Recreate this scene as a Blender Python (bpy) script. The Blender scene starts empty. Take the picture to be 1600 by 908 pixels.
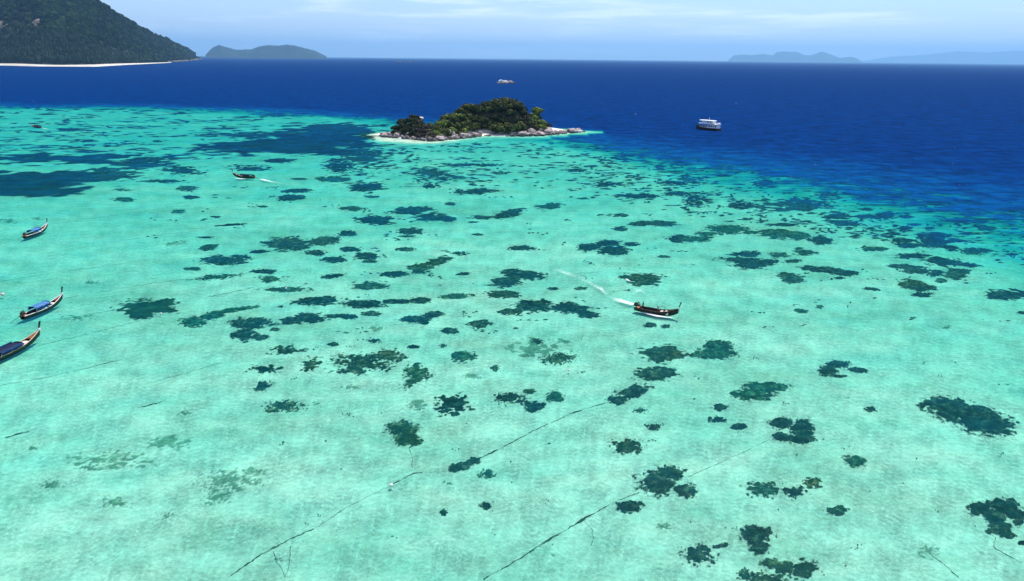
import bpy, bmesh, math, random
import numpy as np
from mathutils import Vector, Matrix
R = math.radians
random.seed(7); rng = np.random.default_rng(7)
S = bpy.context.scene
COL = S.collection

# ------------------------------------------------------------------ camera, sky, sun, exposure
H = 50.0                       # height of the drone above the sea (m)
F = 1101.0                     # focal length in pixels of the 1600 px wide photograph
PITCH = math.atan(362.5 / F); ROLL = R(0.56)
fw = Vector((0, math.cos(PITCH), -math.sin(PITCH)))
r0 = Vector((1, 0, 0)); u0 = Vector((0, math.sin(PITCH), math.cos(PITCH)))
rt = r0 * math.cos(ROLL) + u0 * math.sin(ROLL)
up = u0 * math.cos(ROLL) - r0 * math.sin(ROLL)
cd = bpy.data.cameras.new('camera'); cam = bpy.data.objects.new('camera', cd); COL.objects.link(cam)
cd.sensor_width = 36; cd.lens = 36 * F / 1600; cd.clip_start = 1; cd.clip_end = 300000
M = Matrix((rt, up, -fw)).transposed().to_4x4(); M.translation = Vector((0, 0, H)); cam.matrix_world = M
S.camera = cam

SUN_EL, SUN_AZ = R(64), R(28)          # azimuth from +Y towards +X: the sun stands ahead, a little to the right
W = bpy.data.worlds.new('World'); S.world = W; W.use_nodes = True

class NT:                               # small node-tree helper
    def __init__(s, tree):
        s.t = tree; s.t.nodes.clear()
    def n(s, kind, **kw):
        nd = s.t.nodes.new(kind)
        for k, v in kw.items():
            if k.startswith('_'): setattr(nd, k[1:], v)
        for k, v in kw.items():
            if k.startswith('_'): continue
            key = int(k[1:]) if k[0] == 'i' and k[1:].isdigit() else k.replace('__', ' ')
            s.put(nd.inputs[key], v)
        return nd
    def put(s, sock, v):
        if isinstance(v, bpy.types.NodeSocket): s.t.links.new(v, sock)
        elif isinstance(v, bpy.types.Node): s.t.links.new(v.outputs[0], sock)
        else:
            if hasattr(sock.default_value, '__len__') and not hasattr(v, '__len__'): v = (v,) * 3
            if hasattr(v, '__len__') and sock.type == 'RGBA' and len(v) == 3: v = (*v, 1)
            sock.default_value = v
    def m(s, op, a, b=0.0, c=0.0, clamp=False):
        return s.n('ShaderNodeMath', _operation=op, _use_clamp=clamp, i0=a, i1=b, i2=c).outputs[0]
    def ramp(s, fac, stops, interp='LINEAR'):
        nd = s.n('ShaderNodeValToRGB', Fac=fac); cr = nd.color_ramp; cr.interpolation = interp
        while len(cr.elements) < len(stops): cr.elements.new(0.5)
        for e, (p, c) in zip(cr.elements, stops):
            e.position = p; e.color = (*c, 1) if hasattr(c, '__len__') else (c, c, c, 1)
        return nd.outputs[0]
    def noise(s, vec, scale, detail=3, rough=0.55, dist=0.0):
        return s.n('ShaderNodeTexNoise', Vector=vec, Scale=scale, Detail=detail, Roughness=rough, Distortion=dist).outputs[0]
    def mapr(s, v, a, b, c, d, smooth=False):
        return s.n('ShaderNodeMapRange', _interpolation_type='SMOOTHSTEP' if smooth else 'LINEAR', i0=v, i1=a, i2=b, i3=c, i4=d).outputs[0]
    def mix(s, f, a, b, mode='MIX'):
        nd = s.t.nodes.new('ShaderNodeMix'); nd.data_type = 'RGBA'; nd.blend_type = mode
        s.put(nd.inputs[0], f); s.put(nd.inputs[6], a); s.put(nd.inputs[7], b); return nd.outputs[2]
    def vmul(s, v, k):
        return s.n('ShaderNodeVectorMath', _operation='MULTIPLY', i0=v, i1=k).outputs[0]
    def mixsh(s, f, a, b):
        return s.n('ShaderNodeMixShader', i0=f, i1=a, i2=b).outputs[0]

n = NT(W.node_tree)
sky = n.n('ShaderNodeTexSky'); sky.sky_type = 'NISHITA'; sky.sun_disc = False
sky.sun_elevation = SUN_EL; sky.sun_rotation = SUN_AZ
sky.air_density = 1.0; sky.dust_density = 0.2; sky.ozone_density = 3.0
tint = n.mix(1.0, sky, (0.74, 0.745, 0.90), 'MULTIPLY')
dirv = n.n('ShaderNodeTexCoord').outputs['Generated']
cl = n.noise(n.vmul(dirv, (5, 5, 60)), 1.0, 6, 0.6)                 # thin wisps low over the sea
clf = n.mapr(cl, 0.45, 0.74, 0.0, 0.85, True)
tint = n.mix(clf, tint, (7.6, 8.0, 8.6))
bg = n.n('ShaderNodeBackground', Color=tint, Strength=0.145)
n.n('ShaderNodeOutputWorld', Surface=bg)

sl = bpy.data.lights.new('sun', 'SUN'); sun = bpy.data.objects.new('sun', sl); COL.objects.link(sun)
sl.energy = 5.0; sl.angle = R(0.5); sl.color = (1.0, 0.96, 0.9)
sv = Vector((math.cos(SUN_EL) * math.sin(SUN_AZ), math.cos(SUN_EL) * math.cos(SUN_AZ), math.sin(SUN_EL)))
sun.rotation_euler = sv.to_track_quat('Z', 'Y').to_euler(); sun.location = (0, 0, 300)
S.view_settings.view_transform = 'Standard'; S.view_settings.look = 'None'
S.view_settings.exposure = 0.42; S.view_settings.gamma = 1.0
S.render.engine = 'CYCLES'
S.cycles.use_denoising = True; S.cycles.denoising_prefilter = 'ACCURATE'
S.cycles.max_bounces = 6; S.cycles.transparent_max_bounces = 12; S.cycles.volume_bounces = 0
S.cycles.sample_clamp_indirect = 3.0

# ------------------------------------------------------------------ helpers
def at(px, py, z=0.0):                  # the point of the level z that the photograph shows at a pixel
    d = rt * ((px - 800) / F) + up * ((454 - py) / F) + fw
    k = (z - H) / d.z if d.z < -1e-5 else 1e5
    k = min(k, 1e5) if k > 0 else 1e5
    return Vector((0, 0, H)) + d * k
def ray_at(px, py, dist):               # the point on a pixel's ray at a given distance over the ground
    d = rt * ((px - 800) / F) + up * ((454 - py) / F) + fw
    return Vector((0, 0, H)) + d * (dist / math.hypot(d.x, d.y))

def vnoise(x, y, seed=0):
    xi = np.floor(x).astype(np.int64); yi = np.floor(y).astype(np.int64); fx = x - xi; fy = y - yi
    fx = fx * fx * (3 - 2 * fx); fy = fy * fy * (3 - 2 * fy)
    def h(a, b):
        v = (a * 374761393 + b * 668265263 + seed * 1442695041) & 0xffffffff
        v = ((v ^ (v >> 13)) * 1274126177) & 0xffffffff
        return ((v ^ (v >> 16)) & 0xffff) / 65535.0
    return (h(xi, yi) * (1 - fx) + h(xi + 1, yi) * fx) * (1 - fy) + (h(xi, yi + 1) * (1 - fx) + h(xi + 1, yi + 1) * fx) * fy
def fbm(x, y, seed=0, octv=4):
    x = np.asarray(x, float); y = np.asarray(y, float); a, t, s = 0.5, 0.0, 0.0
    for i in range(octv):
        t = t + a * vnoise(x * 2 ** i + 17.3 * i, y * 2 ** i - 9.1 * i, seed + i); s += a; a *= 0.5
    return t / s
def sstep(a, b, v): 
    t = np.clip((v - a) / (b - a), 0, 1); return t * t * (3 - 2 * t)

def obj(name, verts, faces, mat, parent=None, smooth=False, loc=None):
    me = bpy.data.meshes.new(name); me.from_pydata([tuple(v) for v in verts], [], [tuple(f) for f in faces])
    if smooth: me.polygons.foreach_set('use_smooth', [True] * len(me.polygons))
    me.update()
    o = bpy.data.objects.new(name, me); COL.objects.link(o)
    for m_ in (mat if isinstance(mat, (list, tuple)) else [mat]): me.materials.append(m_)
    if parent: o.parent = parent
    if loc is not None: o.location = loc
    return o
def bobj(name, bm, mat, parent=None, smooth=False):
    me = bpy.data.meshes.new(name); bm.to_mesh(me); bm.free()
    if smooth: me.polygons.foreach_set('use_smooth', [True] * len(me.polygons))
    o = bpy.data.objects.new(name, me); COL.objects.link(o); me.materials.append(mat)
    if parent: o.parent = parent
    return o
def empty(name, loc, rz=0.0):
    o = bpy.data.objects.new(name, None); COL.objects.link(o); o.location = loc; o.rotation_euler = (0, 0, rz); o.empty_display_size = 0.5
    return o
def tag(o, label=None, cat=None, group=None, kind=None):
    if label: o['label'] = label
    if cat: o['category'] = cat
    if group: o['group'] = group
    if kind: o['kind'] = kind
    return o
def copy_tree(o, parent=None):
    c = o.copy(); COL.objects.link(c); c.parent = parent
    for ch in list(o.children): copy_tree(ch, c)
    return c
def bx(bm, c, s, rz=0.0, ry=0.0):       # a box
    m_ = Matrix.Translation(c) @ Matrix.Rotation(rz, 4, 'Z') @ Matrix.Rotation(ry, 4, 'Y') @ Matrix.Diagonal((*s, 1))
    bmesh.ops.create_cube(bm, size=1, matrix=m_)
def tube(bm, pts, rad, seg=6):          # a tube along points, radius per point
    pts = [Vector(p) for p in pts]; rad = rad if hasattr(rad, '__len__') else [rad] * len(pts); rings = []
    for i, p in enumerate(pts):
        d = (pts[min(i + 1, len(pts) - 1)] - pts[max(i - 1, 0)]).normalized()
        a = d.cross(Vector((0, 0, 1)) if abs(d.z) < 0.9 else Vector((1, 0, 0))).normalized(); b = d.cross(a)
        rings.append([bm.verts.new(p + (a * math.cos(t) + b * math.sin(t)) * rad[i]) for t in [2 * math.pi * k / seg for k in range(seg)]])
    for A, B in zip(rings, rings[1:]):
        for k in range(seg): bm.faces.new((A[k], A[(k + 1) % seg], B[(k + 1) % seg], B[k]))
    bm.faces.new(rings[0][::-1]); bm.faces.new(rings[-1])

def material(name, c1, c2=None, scale=3.0, rough=0.7, detail=4, bump=0.0, spec=0.3, coord='Object', lo=0.35, hi=0.65):
    m_ = bpy.data.materials.new(name); m_.use_nodes = True; q = NT(m_.node_tree)
    tc = q.n('ShaderNodeTexCoord').outputs[coord] if coord != 'World' else q.n('ShaderNodeNewGeometry').outputs['Position']
    nz = q.noise(tc, scale, detail, 0.6)
    col = q.ramp(nz, [(lo, c1), (hi, c2 or c1)])
    p = q.n('ShaderNodeBsdfPrincipled', Roughness=rough); q.put(p.inputs['Base Color'], col); q.put(p.inputs['Specular IOR Level'], spec)
    if bump: q.put(p.inputs['Normal'], q.n('ShaderNodeBump', Strength=bump, Distance=0.1, Height=nz))
    q.n('ShaderNodeOutputMaterial', Surface=p)
    return m_

# ------------------------------------------------------------------ depth of the lagoon
EDGE = [(-900, 158), (-400, 161), (0, 165), (300, 170), (520, 178), (640, 190), (820, 206), (905, 215), (1000, 231), (1150, 254), (1300, 274), (1450, 294), (1600, 321), (1900, 384)]
ep = [at(x, y) for x, y in EDGE]
eth = np.array([math.atan2(p.x, p.y) for p in ep]); er = np.array([math.hypot(p.x, p.y) for p in ep])
# the islet's shore: front line read off the photograph, back line set behind it
FRONT = [(586, 210), (600, 214.5), (640, 217.5), (672, 221), (700, 219), (730, 215.5), (752, 212.5), (800, 213), (838, 212.5), (868, 210), (890, 208), (914, 206.5)]
fr = [at(x, y) for x, y in FRONT]
BW = [6, 26, 44, 54, 60, 64, 66, 62, 54, 38, 20, 5]
bk = [Vector((p.x + 1, p.y + w, 0)) for p, w in zip(fr, BW)]
ISL = np.array([(p.x, p.y) for p in fr] + [(p.x, p.y) for p in bk[::-1]])
def bed(X, Y, D=None):                  # level of the bed: nearer the surface the flatter one looks at it
    D = depth(X, Y) if D is None else D
    return -AP * np.clip(D, 0, 2.6) * (1 - 0.62 * sstep(140, 600, np.hypot(X, Y)))
def bed1(p): return -float(bed(np.array([p.x]), np.array([p.y]))[0])
def poly_sd(X, Y, P):                   # signed distance, positive inside
    X = np.asarray(X, float); Y = np.asarray(Y, float)
    best = np.full(X.shape, 1e9); ins = np.zeros(X.shape, bool); k = len(P)
    for i in range(k):
        x0, y0 = P[i]; x1, y1 = P[(i + 1) % k]; dx, dy = x1 - x0, y1 - y0
        t = np.clip(((X - x0) * dx + (Y - y0) * dy) / (dx * dx + dy * dy), 0, 1)
        best = np.minimum(best, np.hypot(X - x0 - t * dx, Y - y0 - t * dy))
        ins ^= ((y0 > Y) != (y1 > Y)) & (X < dx * (Y - y0) / (dy if dy else 1e-9) + x0)
    return np.where(ins, best, -best)
SPIT = np.array([(p.x, p.y) for p in [at(571, 213), (at(590, 220)), at(620, 223), at(665, 224.5), at(705, 222), at(720, 217), at(660, 213), at(610, 207), at(580, 209)]])
AP = 0.42                       # the bed stands where refraction makes it appear: at 0.42 of its depth
def depth(X, Y):
    X = np.asarray(X, float); Y = np.asarray(Y, float)
    r = np.hypot(X, Y); th = np.arctan2(X, Y)
    d = 1.1 + 0.0045 * np.clip(r - 80, 0, 420) + 0.5 * sstep(-60, -160, X) * sstep(260, 120, r)
    d = d + 0.5 * (fbm(X / 60, Y / 60, 3) - 0.5) * sstep(60, 160, r)
    re = np.interp(th, eth, er); re = re * (1 + 0.10 * (fbm(X / 55, Y / 55, 11, 3) - 0.5))
    t = (r - re) / (1 + 0.6 * sstep(0.02, 0.3, th))
    d = d + 3.0 * sstep(-95, 15, t) * sstep(0.05, 0.3, th + 0.1) + 20 * sstep(-70, 110, t)
    si = -poly_sd(X, Y, ISL)                        # metres off the islet's shore
    near = 0.5 + 0.15 * np.clip(si, 0, None)
    d = np.where(si < 14, np.minimum(d, near), d)
    sp = poly_sd(X, Y, SPIT)
    d = np.where(sp > -6, d + (0.28 - d) * sstep(-6, 3, sp), d)
    return np.clip(d, 0.15, 26)

def polar(rmin, rmax, nr, zf, name, mat, attr=False):   # one sheet, finer where it is near
    ths = np.concatenate([np.linspace(-0.86, 0.86, 330), np.linspace(0.86, 2 * math.pi - 0.86, 62)[1:-1]])
    rs = np.concatenate([[0.0], np.geomspace(rmin, rmax, nr)])
    RR, TT = np.meshgrid(rs, ths, indexing='ij'); X = RR * np.sin(TT); Y = RR * np.cos(TT); D = depth(X, Y); Z = zf(X, Y, D)
    na = len(ths); idx = np.arange(len(rs) * na).reshape(len(rs), na); j2 = (np.arange(na) + 1) % na
    q = np.stack([idx[:-1], idx[:-1][:, j2], idx[1:][:, j2], idx[1:]], -1).reshape(-1, 4)[:, ::-1]
    me = bpy.data.meshes.new(name); V = np.stack([X, Y, Z], -1).reshape(-1, 3)
    me.vertices.add(len(V)); me.vertices.foreach_set('co', V.ravel())
    me.loops.add(q.size); me.loops.foreach_set('vertex_index', q.ravel().astype(np.int32))
    me.polygons.add(len(q)); me.polygons.foreach_set('loop_start', np.arange(0, q.size, 4, dtype=np.int32))
    me.polygons.foreach_set('loop_total', np.full(len(q), 4, np.int32))
    me.polygons.foreach_set('use_smooth', np.ones(len(q), bool))
    me.update(calc_edges=True); me.validate()
    if attr:
        a = me.attributes.new('depth', 'FLOAT', 'POINT'); a.data.foreach_set('value', D.ravel())
    me.materials.append(mat)
    o = bpy.data.objects.new(name, me); COL.objects.link(o); return o

# ------------------------------------------------------------------ sea and sea bed
mw = bpy.data.materials.new('sea_water'); mw.use_nodes = True; q = NT(mw.node_tree)
pos = q.n('ShaderNodeNewGeometry').outputs['Position']
dep = q.n('ShaderNodeAttribute', _attribute_name='depth').outputs['Fac']
big = q.noise(q.vmul(pos, (0.016, 0.03, 1)), 1.0, 4, 0.6)
mid = q.noise(q.vmul(pos, (0.09, 0.16, 1)), 1.0, 4, 0.65)
fine = q.noise(q.vmul(pos, (0.5, 0.9, 1)), 1.0, 3, 0.6)
jit = q.m('ADD', q.m('MULTIPLY', q.m('SUBTRACT', mid, 0.5), 0.9), q.m('MULTIPLY', q.m('SUBTRACT', big, 0.5), 0.7))
d2 = q.m('MULTIPLY', dep, q.m('ADD', 1.0, jit))
trs = q.m('MULTIPLY', q.mapr(dep, 2.6, 5.0, 0, 1, True), q.mapr(dep, 9.0, 20.0, 1, 0, True))
rip = q.noise(q.vmul(pos, (0.06, 0.17, 1)), 1.0, 5, 0.75)
d2 = q.m('MULTIPLY', d2, q.m('ADD', 1.0, q.m('MULTIPLY', trs, q.m('MULTIPLY', q.m('SUBTRACT', rip, 0.50), 6.0))))
d2 = q.m('MAXIMUM', d2, q.m('MULTIPLY', dep, 0.5))
def ex(k): return q.m('EXPONENT', q.m('MULTIPLY', d2, -k))
T = q.n('ShaderNodeCombineColor', i0=ex(0.455), i1=ex(0.032), i2=ex(0.088)).outputs[0]
# caustic net of sunlight, painted as ridged noise into the water's tint
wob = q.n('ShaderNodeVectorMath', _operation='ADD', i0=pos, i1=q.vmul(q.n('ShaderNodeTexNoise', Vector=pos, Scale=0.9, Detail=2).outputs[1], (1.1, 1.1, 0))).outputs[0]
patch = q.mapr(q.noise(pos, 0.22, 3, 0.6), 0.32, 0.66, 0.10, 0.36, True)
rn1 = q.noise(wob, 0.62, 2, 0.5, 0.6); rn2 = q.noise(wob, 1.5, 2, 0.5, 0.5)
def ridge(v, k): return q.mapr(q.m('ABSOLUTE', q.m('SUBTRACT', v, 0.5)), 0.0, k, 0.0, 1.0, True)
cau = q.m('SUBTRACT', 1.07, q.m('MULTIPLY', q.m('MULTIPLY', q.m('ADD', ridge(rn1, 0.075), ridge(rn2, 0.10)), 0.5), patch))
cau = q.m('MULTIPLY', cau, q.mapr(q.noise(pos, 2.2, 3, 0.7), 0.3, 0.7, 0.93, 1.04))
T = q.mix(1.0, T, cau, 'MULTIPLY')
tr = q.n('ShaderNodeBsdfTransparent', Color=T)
dn = q.m('DIVIDE', d2, 25.0, clamp=True)
body = q.ramp(dn, [(0.0, (0.0, 0.30, 0.24)), (0.06, (0.0, 0.17, 0.28)), (0.12, (0.0, 0.105, 0.34)), (0.20, (0.0, 0.095, 0.28)), (0.38, (0.0, 0.056, 0.175)), (0.75, (0.0, 0.026, 0.115)), (1.0, (0.0, 0.021, 0.104))])
strk = q.noise(q.vmul(pos, (0.035, 0.10, 1)), 1.0, 5, 0.7)
body = q.mix(1.0, body, q.mapr(q.m('ADD', q.m('MULTIPLY', strk, 0.45), q.m('MULTIPLY', q.noise(q.vmul(pos, (0.11, 0.085, 1)), 1.0, 4, 0.7), 0.55)), 0.34, 0.66, 0.42, 1.58), 'MULTIPLY')  # light and dark of wave slopes painted into the body colour as streaks
bmpn = q.n('ShaderNodeBump', Strength=0.4, Distance=0.5, Height=q.m('ADD', q.noise(q.vmul(pos, (0.35, 0.6, 1)), 1.0, 4, 0.65), q.m('MULTIPLY', strk, 1.5)))
df = q.n('ShaderNodeBsdfDiffuse', Color=body, Normal=bmpn)
fb = q.m('MAXIMUM', q.m('SUBTRACT', 1.0, ex(0.085)), q.mapr(d2, 4.0, 11.0, 0.0, 1.0, True))
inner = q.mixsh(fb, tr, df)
gl = q.n('ShaderNodeBsdfGlossy', Color=(1, 1, 1), Roughness=0.32, Normal=bmpn)
fac = q.m('MULTIPLY', q.n('ShaderNodeFresnel', IOR=1.33, Normal=bmpn), 0.004)
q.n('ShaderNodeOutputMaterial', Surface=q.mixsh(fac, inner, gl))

ms = bpy.data.materials.new('sand_bed'); ms.use_nodes = True; q = NT(ms.node_tree)
pos = q.n('ShaderNodeNewGeometry').outputs['Position']
a = q.noise(q.vmul(pos, (0.02, 0.035, 0)), 1.0, 5, 0.6)
b = q.noise(q.vmul(pos, (1.1, 1.4, 0)), 1.0, 5, 0.75)
c = q.ramp(a, [(0.34, (0.42, 0.46, 0.35)), (0.5, (0.53, 0.54, 0.43)), (0.66, (0.61, 0.60, 0.48))])
e_ = q.noise(q.vmul(pos, (0.11, 0.2, 0)), 1.0, 5, 0.65)
c = q.mix(q.mapr(e_, 0.50, 0.74, 0.0, 0.5, True), c, (0.22, 0.34, 0.23))
c = q.mix(1.0, c, q.mapr(b, 0.3, 0.7, 0.74, 1.20), 'MULTIPLY')
p = q.n('ShaderNodeBsdfDiffuse', Color=c, Normal=q.n('ShaderNodeBump', Strength=0.5, Distance=0.15, Height=b))
q.n('ShaderNodeOutputMaterial', Surface=p)

tag(polar(25, 95000, 330, lambda X, Y, D: X * 0, 'sea', mw, True), kind='structure')
tag(polar(25, 2600, 240, bed, 'seabed', ms), kind='structure')

# ------------------------------------------------------------------ hills across the water
m_forest = material('forest_green', (0.004, 0.014, 0.010), (0.014, 0.032, 0.018), 0.012, 0.9, 5, spec=0.1, coord='World')
def clumpmat(name, stops):
    m_ = bpy.data.materials.new(name); m_.use_nodes = True; q = NT(m_.node_tree)
    v = q.m('ADD', q.m('MULTIPLY', q.n('ShaderNodeAttribute', _attribute_name='tone').outputs['Fac'], 0.6), q.m('MULTIPLY', q.noise(q.n('ShaderNodeNewGeometry').outputs['Position'], 0.004, 4, 0.6), 0.4))
    q.n('ShaderNodeOutputMaterial', Surface=q.n('ShaderNodeBsdfDiffuse', Color=q.ramp(v, stops))); return m_
m_forest = clumpmat('forest_tones', [(0.15, (0.001, 0.006, 0.004)), (0.5, (0.008, 0.022, 0.010)), (0.85, (0.035, 0.060, 0.020))])
m_casu = clumpmat('casuarina_tones', [(0.15, (0.010, 0.022, 0.014)), (0.5, (0.022, 0.042, 0.026)), (0.85, (0.055, 0.080, 0.050))])
m_hill = material('hill_soil', (0.05, 0.045, 0.035), (0.20, 0.165, 0.14), 0.02, 0.9, 6, spec=0.1, coord='World', lo=0.45, hi=0.7)
m_far = material('far_forest', (0.004, 0.018, 0.022), (0.012, 0.032, 0.03), 0.004, 0.9, 5, spec=0.1, coord='World')
m_sand = material('beach_sand', (0.46, 0.42, 0.35), (0.58, 0.54, 0.46), 0.02, 0.9, 4, spec=0.1, coord='World')
m_shorerock = material('shore_rock', (0.10, 0.10, 0.09), (0.32, 0.30, 0.27), 0.02, 0.9, 5, spec=0.2, coord='World')

SHORE = [(-700, 112), (-400, 107), (-200, 104), (0, 101.5), (60, 103), (150, 103.5), (200, 100.5), (265, 97.3), (290, 95.8), (314, 93.2)]
SILH = [(-700, -170), (-400, -165), (-200, -135), (0, -72), (60, -42), (100, -22), (145, 0), (175, 19), (210, 41), (240, 57), (262, 66), (285, 77), (303, 87), (314, 92.6)]
sx = np.array([p[0] for p in SHORE]); sy = np.array([p[1] for p in SHORE]); lx = np.array([p[0] for p in SILH]); ly = np.array([p[1] for p in SILH])
def hill_cols():
    xs = np.concatenate([np.linspace(-700, 0, 50), np.linspace(2, 314, 150)]); out = []
    for x in xs:
        g = at(x, np.interp(x, sx, sy)); dist = math.hypot(g.x, g.y)
        top = ray_at(x, np.interp(x, lx, ly), dist * 1.16 + 300)
        out.append((x, g, top))
    return out
HC = hill_cols(); NR = 60
V = []; 
for (x, g, top) in HC:
    for j in range(NR + 1):
        t = j / NR; p = g.lerp(top, t); 
        zz = top.z * (0.12 * sstep(0.05, .3, t) + 0.88 * t ** 1.25) if t <= 1 else 0
        nz = (fbm(np.array([p.x / 330]), np.array([p.y / 330]), 21, 5)[0] - 0.5) * min(210, top.z * 0.55) * math.sin(math.pi * t)
        V.append((p.x, p.y, max(-2 if j == 0 else 3, zz + nz)))
    V.append((top.x * 1.25, top.y * 1.25, -5))
k = NR + 2; Fc = [(i * k + j, (i + 1) * k + j, (i + 1) * k + j + 1, i * k + j + 1) for i in range(len(HC) - 1) for j in range(k - 1)]
hill = tag(obj('hill', V, Fc, m_hill, smooth=True), kind='structure')
HV = np.array(V).reshape(len(HC), k, 3)
def clump_mesh(pts, sizes, name, mat, tall=1.0, seed=1):
    bm = bmesh.new(); bmesh.ops.create_icosphere(bm, subdivisions=1, radius=1); bv = np.array([v.co[:] for v in bm.verts]); bf = np.array([[v.index for v in f.verts] for f in bm.faces]); bm.free()
    g = np.random.default_rng(seed); nb = len(bv); pts = np.asarray(pts); N = len(pts)
    jit = g.uniform(0.6, 1.25, (N, nb, 1)); sc = np.asarray(sizes)[:, None, None] * np.array([1, 1, tall])
    P = (pts[:, None, :] + bv[None] * jit * sc).reshape(-1, 3)
    Q = (bf[None] + (np.arange(N) * nb)[:, None, None]).reshape(-1, 3)
    o = obj(name, P.tolist(), Q.tolist(), mat); a_ = o.data.attributes.new('tone', 'FLOAT', 'POINT'); a_.data.foreach_set('value', np.repeat(g.random(N), nb)); return o
g = np.random.default_rng(5); pts = []; siz = []; cpt = []; csz = []
for _ in range(11000):
    i = g.integers(30, len(HC) - 1); f = g.random(); t = (0.05 + 0.95 * g.random() ** 0.9) * NR; j = int(min(t, NR - 1)); fj = t - j
    a_ = HV[i, j] * (1 - fj) + HV[i, j + 1] * fj; b_ = HV[min(i + 1, len(HC) - 1), j] * (1 - fj) + HV[min(i + 1, len(HC) - 1), j + 1] * fj
    p = a_ * (1 - f) + b_ * f; x = HC[i][0]; tn = t / NR
    bare = (x < 85 and 0.30 < tn < 0.46 and fbm(np.array([p[0] / 90]), np.array([p[1] / 90]), 4)[0] > 0.42)
    if bare and g.random() < 0.95: continue
    dist = math.hypot(p[0], p[1])
    s = dist / 1000 * g.uniform(1.6, 4.6) * (0.35 if x > 300 else 1)
    if tn < 0.24 and x < 200: continue
    if x > 296 and tn < .3: continue
    pts.append(p + [0, 0, s * 0.3]); siz.append(s)
tag(clump_mesh(pts, siz, 'forest', m_forest, 0.95, 3), 'dark green rainforest covering the slope of the big hill', 'forest', kind='stuff')
for _ in range(3600):
    i = g.integers(30, 155); x = HC[i][0]
    if x > 215: continue
    t = (0.035 + 0.21 * g.random() * (1 - max(0, (x - 120)) / 160)) * NR; j = int(t); f = g.random(); fj = t - j
    p = (HV[i, j] * (1 - fj) + HV[i, j + 1] * fj) * (1 - f) + (HV[i + 1, j] * (1 - fj) + HV[i + 1, j + 1] * fj) * f
    s = math.hypot(p[0], p[1]) / 1000 * g.uniform(1.0, 1.9); cpt.append(p + [0, 0, s * 2.2]); csz.append(s)
tag(clump_mesh(cpt, csz, 'casuarina_wood', m_casu, 2.6, 4), 'pale grey green belt of casuarina trees behind the white beach', 'wood', kind='stuff')
# beach in front of the wood and the rocky foot of the point
V = []; xs = np.linspace(-300, 268, 90); Fc = []
for x in xs:
    y0 = np.interp(x, sx, sy); w = 1.6 * min(1, (268 - x) / 70 + .15) * (1 + 0.25 * math.sin(x * 0.05)) 
    g0 = at(x, y0 + 0.9); u = Vector((g0.x, g0.y, 0)).normalized()
    hh = w / F * math.hypot(g0.x, g0.y)
    V += [g0 + Vector((0, 0, -2)), g0 + u * 25 + Vector((0, 0, 0.45 * hh)), g0 + u * 70 + Vector((0, 0, hh)), g0 + u * 170 + Vector((0, 0, hh * 1.1))]
for i in range(len(xs) - 1):
    for j in range(3): Fc.append((i * 4 + j, (i + 1) * 4 + j, (i + 1) * 4 + j + 1, i * 4 + j + 1))
tag(obj('beach', V, Fc, m_sand, smooth=True), kind='structure')
rp = []; rs = []
for _ in range(170):
    x = g.uniform(262, 315); y0 = np.interp(x, sx, sy); p = at(x, y0 + 0.2); s = math.hypot(p.x, p.y) / 1000 * g.uniform(0.7, 1.8); rp.append((p.x, p.y, s * 0.4)); rs.append(s)
tag(clump_mesh(rp, rs, 'shore_rocks', m_shorerock, 0.7, 6), 'grey rocks along the foot of the point', 'rocks', kind='stuff')

def far_island(name, prof, dist, wid, label, mat, seed, rough):
    px = np.array([p[0] for p in prof], float); py = np.array([p[1] for p in prof], float)
    xs = np.linspace(px[0], px[-1], 110); V = []; NJ = 14
    for x in xs:
        y = np.interp(x, px, py); edge = min(1, (x - px[0]) / 12, (px[-1] - x) / 12)
        y += (fbm(np.array([x / 7.0]), np.array([0.5]), seed, 4)[0] - 0.5) * rough * edge
        for j in range(NJ + 1):
            t = j / NJ * 2 - 1; b_ = ray_at(x, y, dist + t * wid); topz = ray_at(x, y, dist).z
            s = max(0, 1 - abs(t) ** 1.6)
            nz = (fbm(np.array([b_.x / wid * 3]), np.array([b_.y / wid * 3]), seed + 5, 5)[0] - 0.5) * 0.5 * topz * s * (1 - s) * 3
            V.append((b_.x, b_.y, topz * s + nz - 4))
    k = NJ + 1; Fc = [(i * k + j, (i + 1) * k + j, (i + 1) * k + j + 1, i * k + j + 1) for i in range(len(xs) - 1) for j in range(NJ)]
    o = obj(name, V, Fc, mat, smooth=True); return tag(o, label, kind='structure')
far_island('far_island', [(321, 85.8), (328, 78), (336, 71.5), (343, 70), (352, 73.5), (366, 77), (378, 77.5), (392, 77), (405, 72.5), (418, 70), (432, 71), (448, 69.5), (462, 71), (476, 75), (490, 78), (500, 83), (510, 87.6)], 19000, 900, 'wooded island standing near the end of the big hill', m_far, 31, 2.2)
far_island('hazy_island', [(1138, 94), (1146, 87), (1158, 85.5), (1176, 86), (1190, 84.5), (1207, 86.5), (1214, 81), (1226, 80.5), (1246, 81.5), (1256, 86), (1266, 86.5), (1276, 83.5), (1285, 80.5), (1296, 84.5), (1312, 90.5), (1322, 89.5), (1330, 88.5), (1340, 92), (1347, 96.6)], 52000, 2000, 'hazy blue island with two flat humps near the horizon', m_far, 41, 1.4)
far_island('distant_mountains', [(1340, 96.5), (1370, 92), (1410, 87), (1450, 85), (1500, 80), (1540, 82), (1590, 79), (1640, 84), (1700, 82), (1800, 89), (1900, 99)], 84000, 3500, 'very pale mountains at the right edge of the horizon', m_far, 51, 2)

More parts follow.
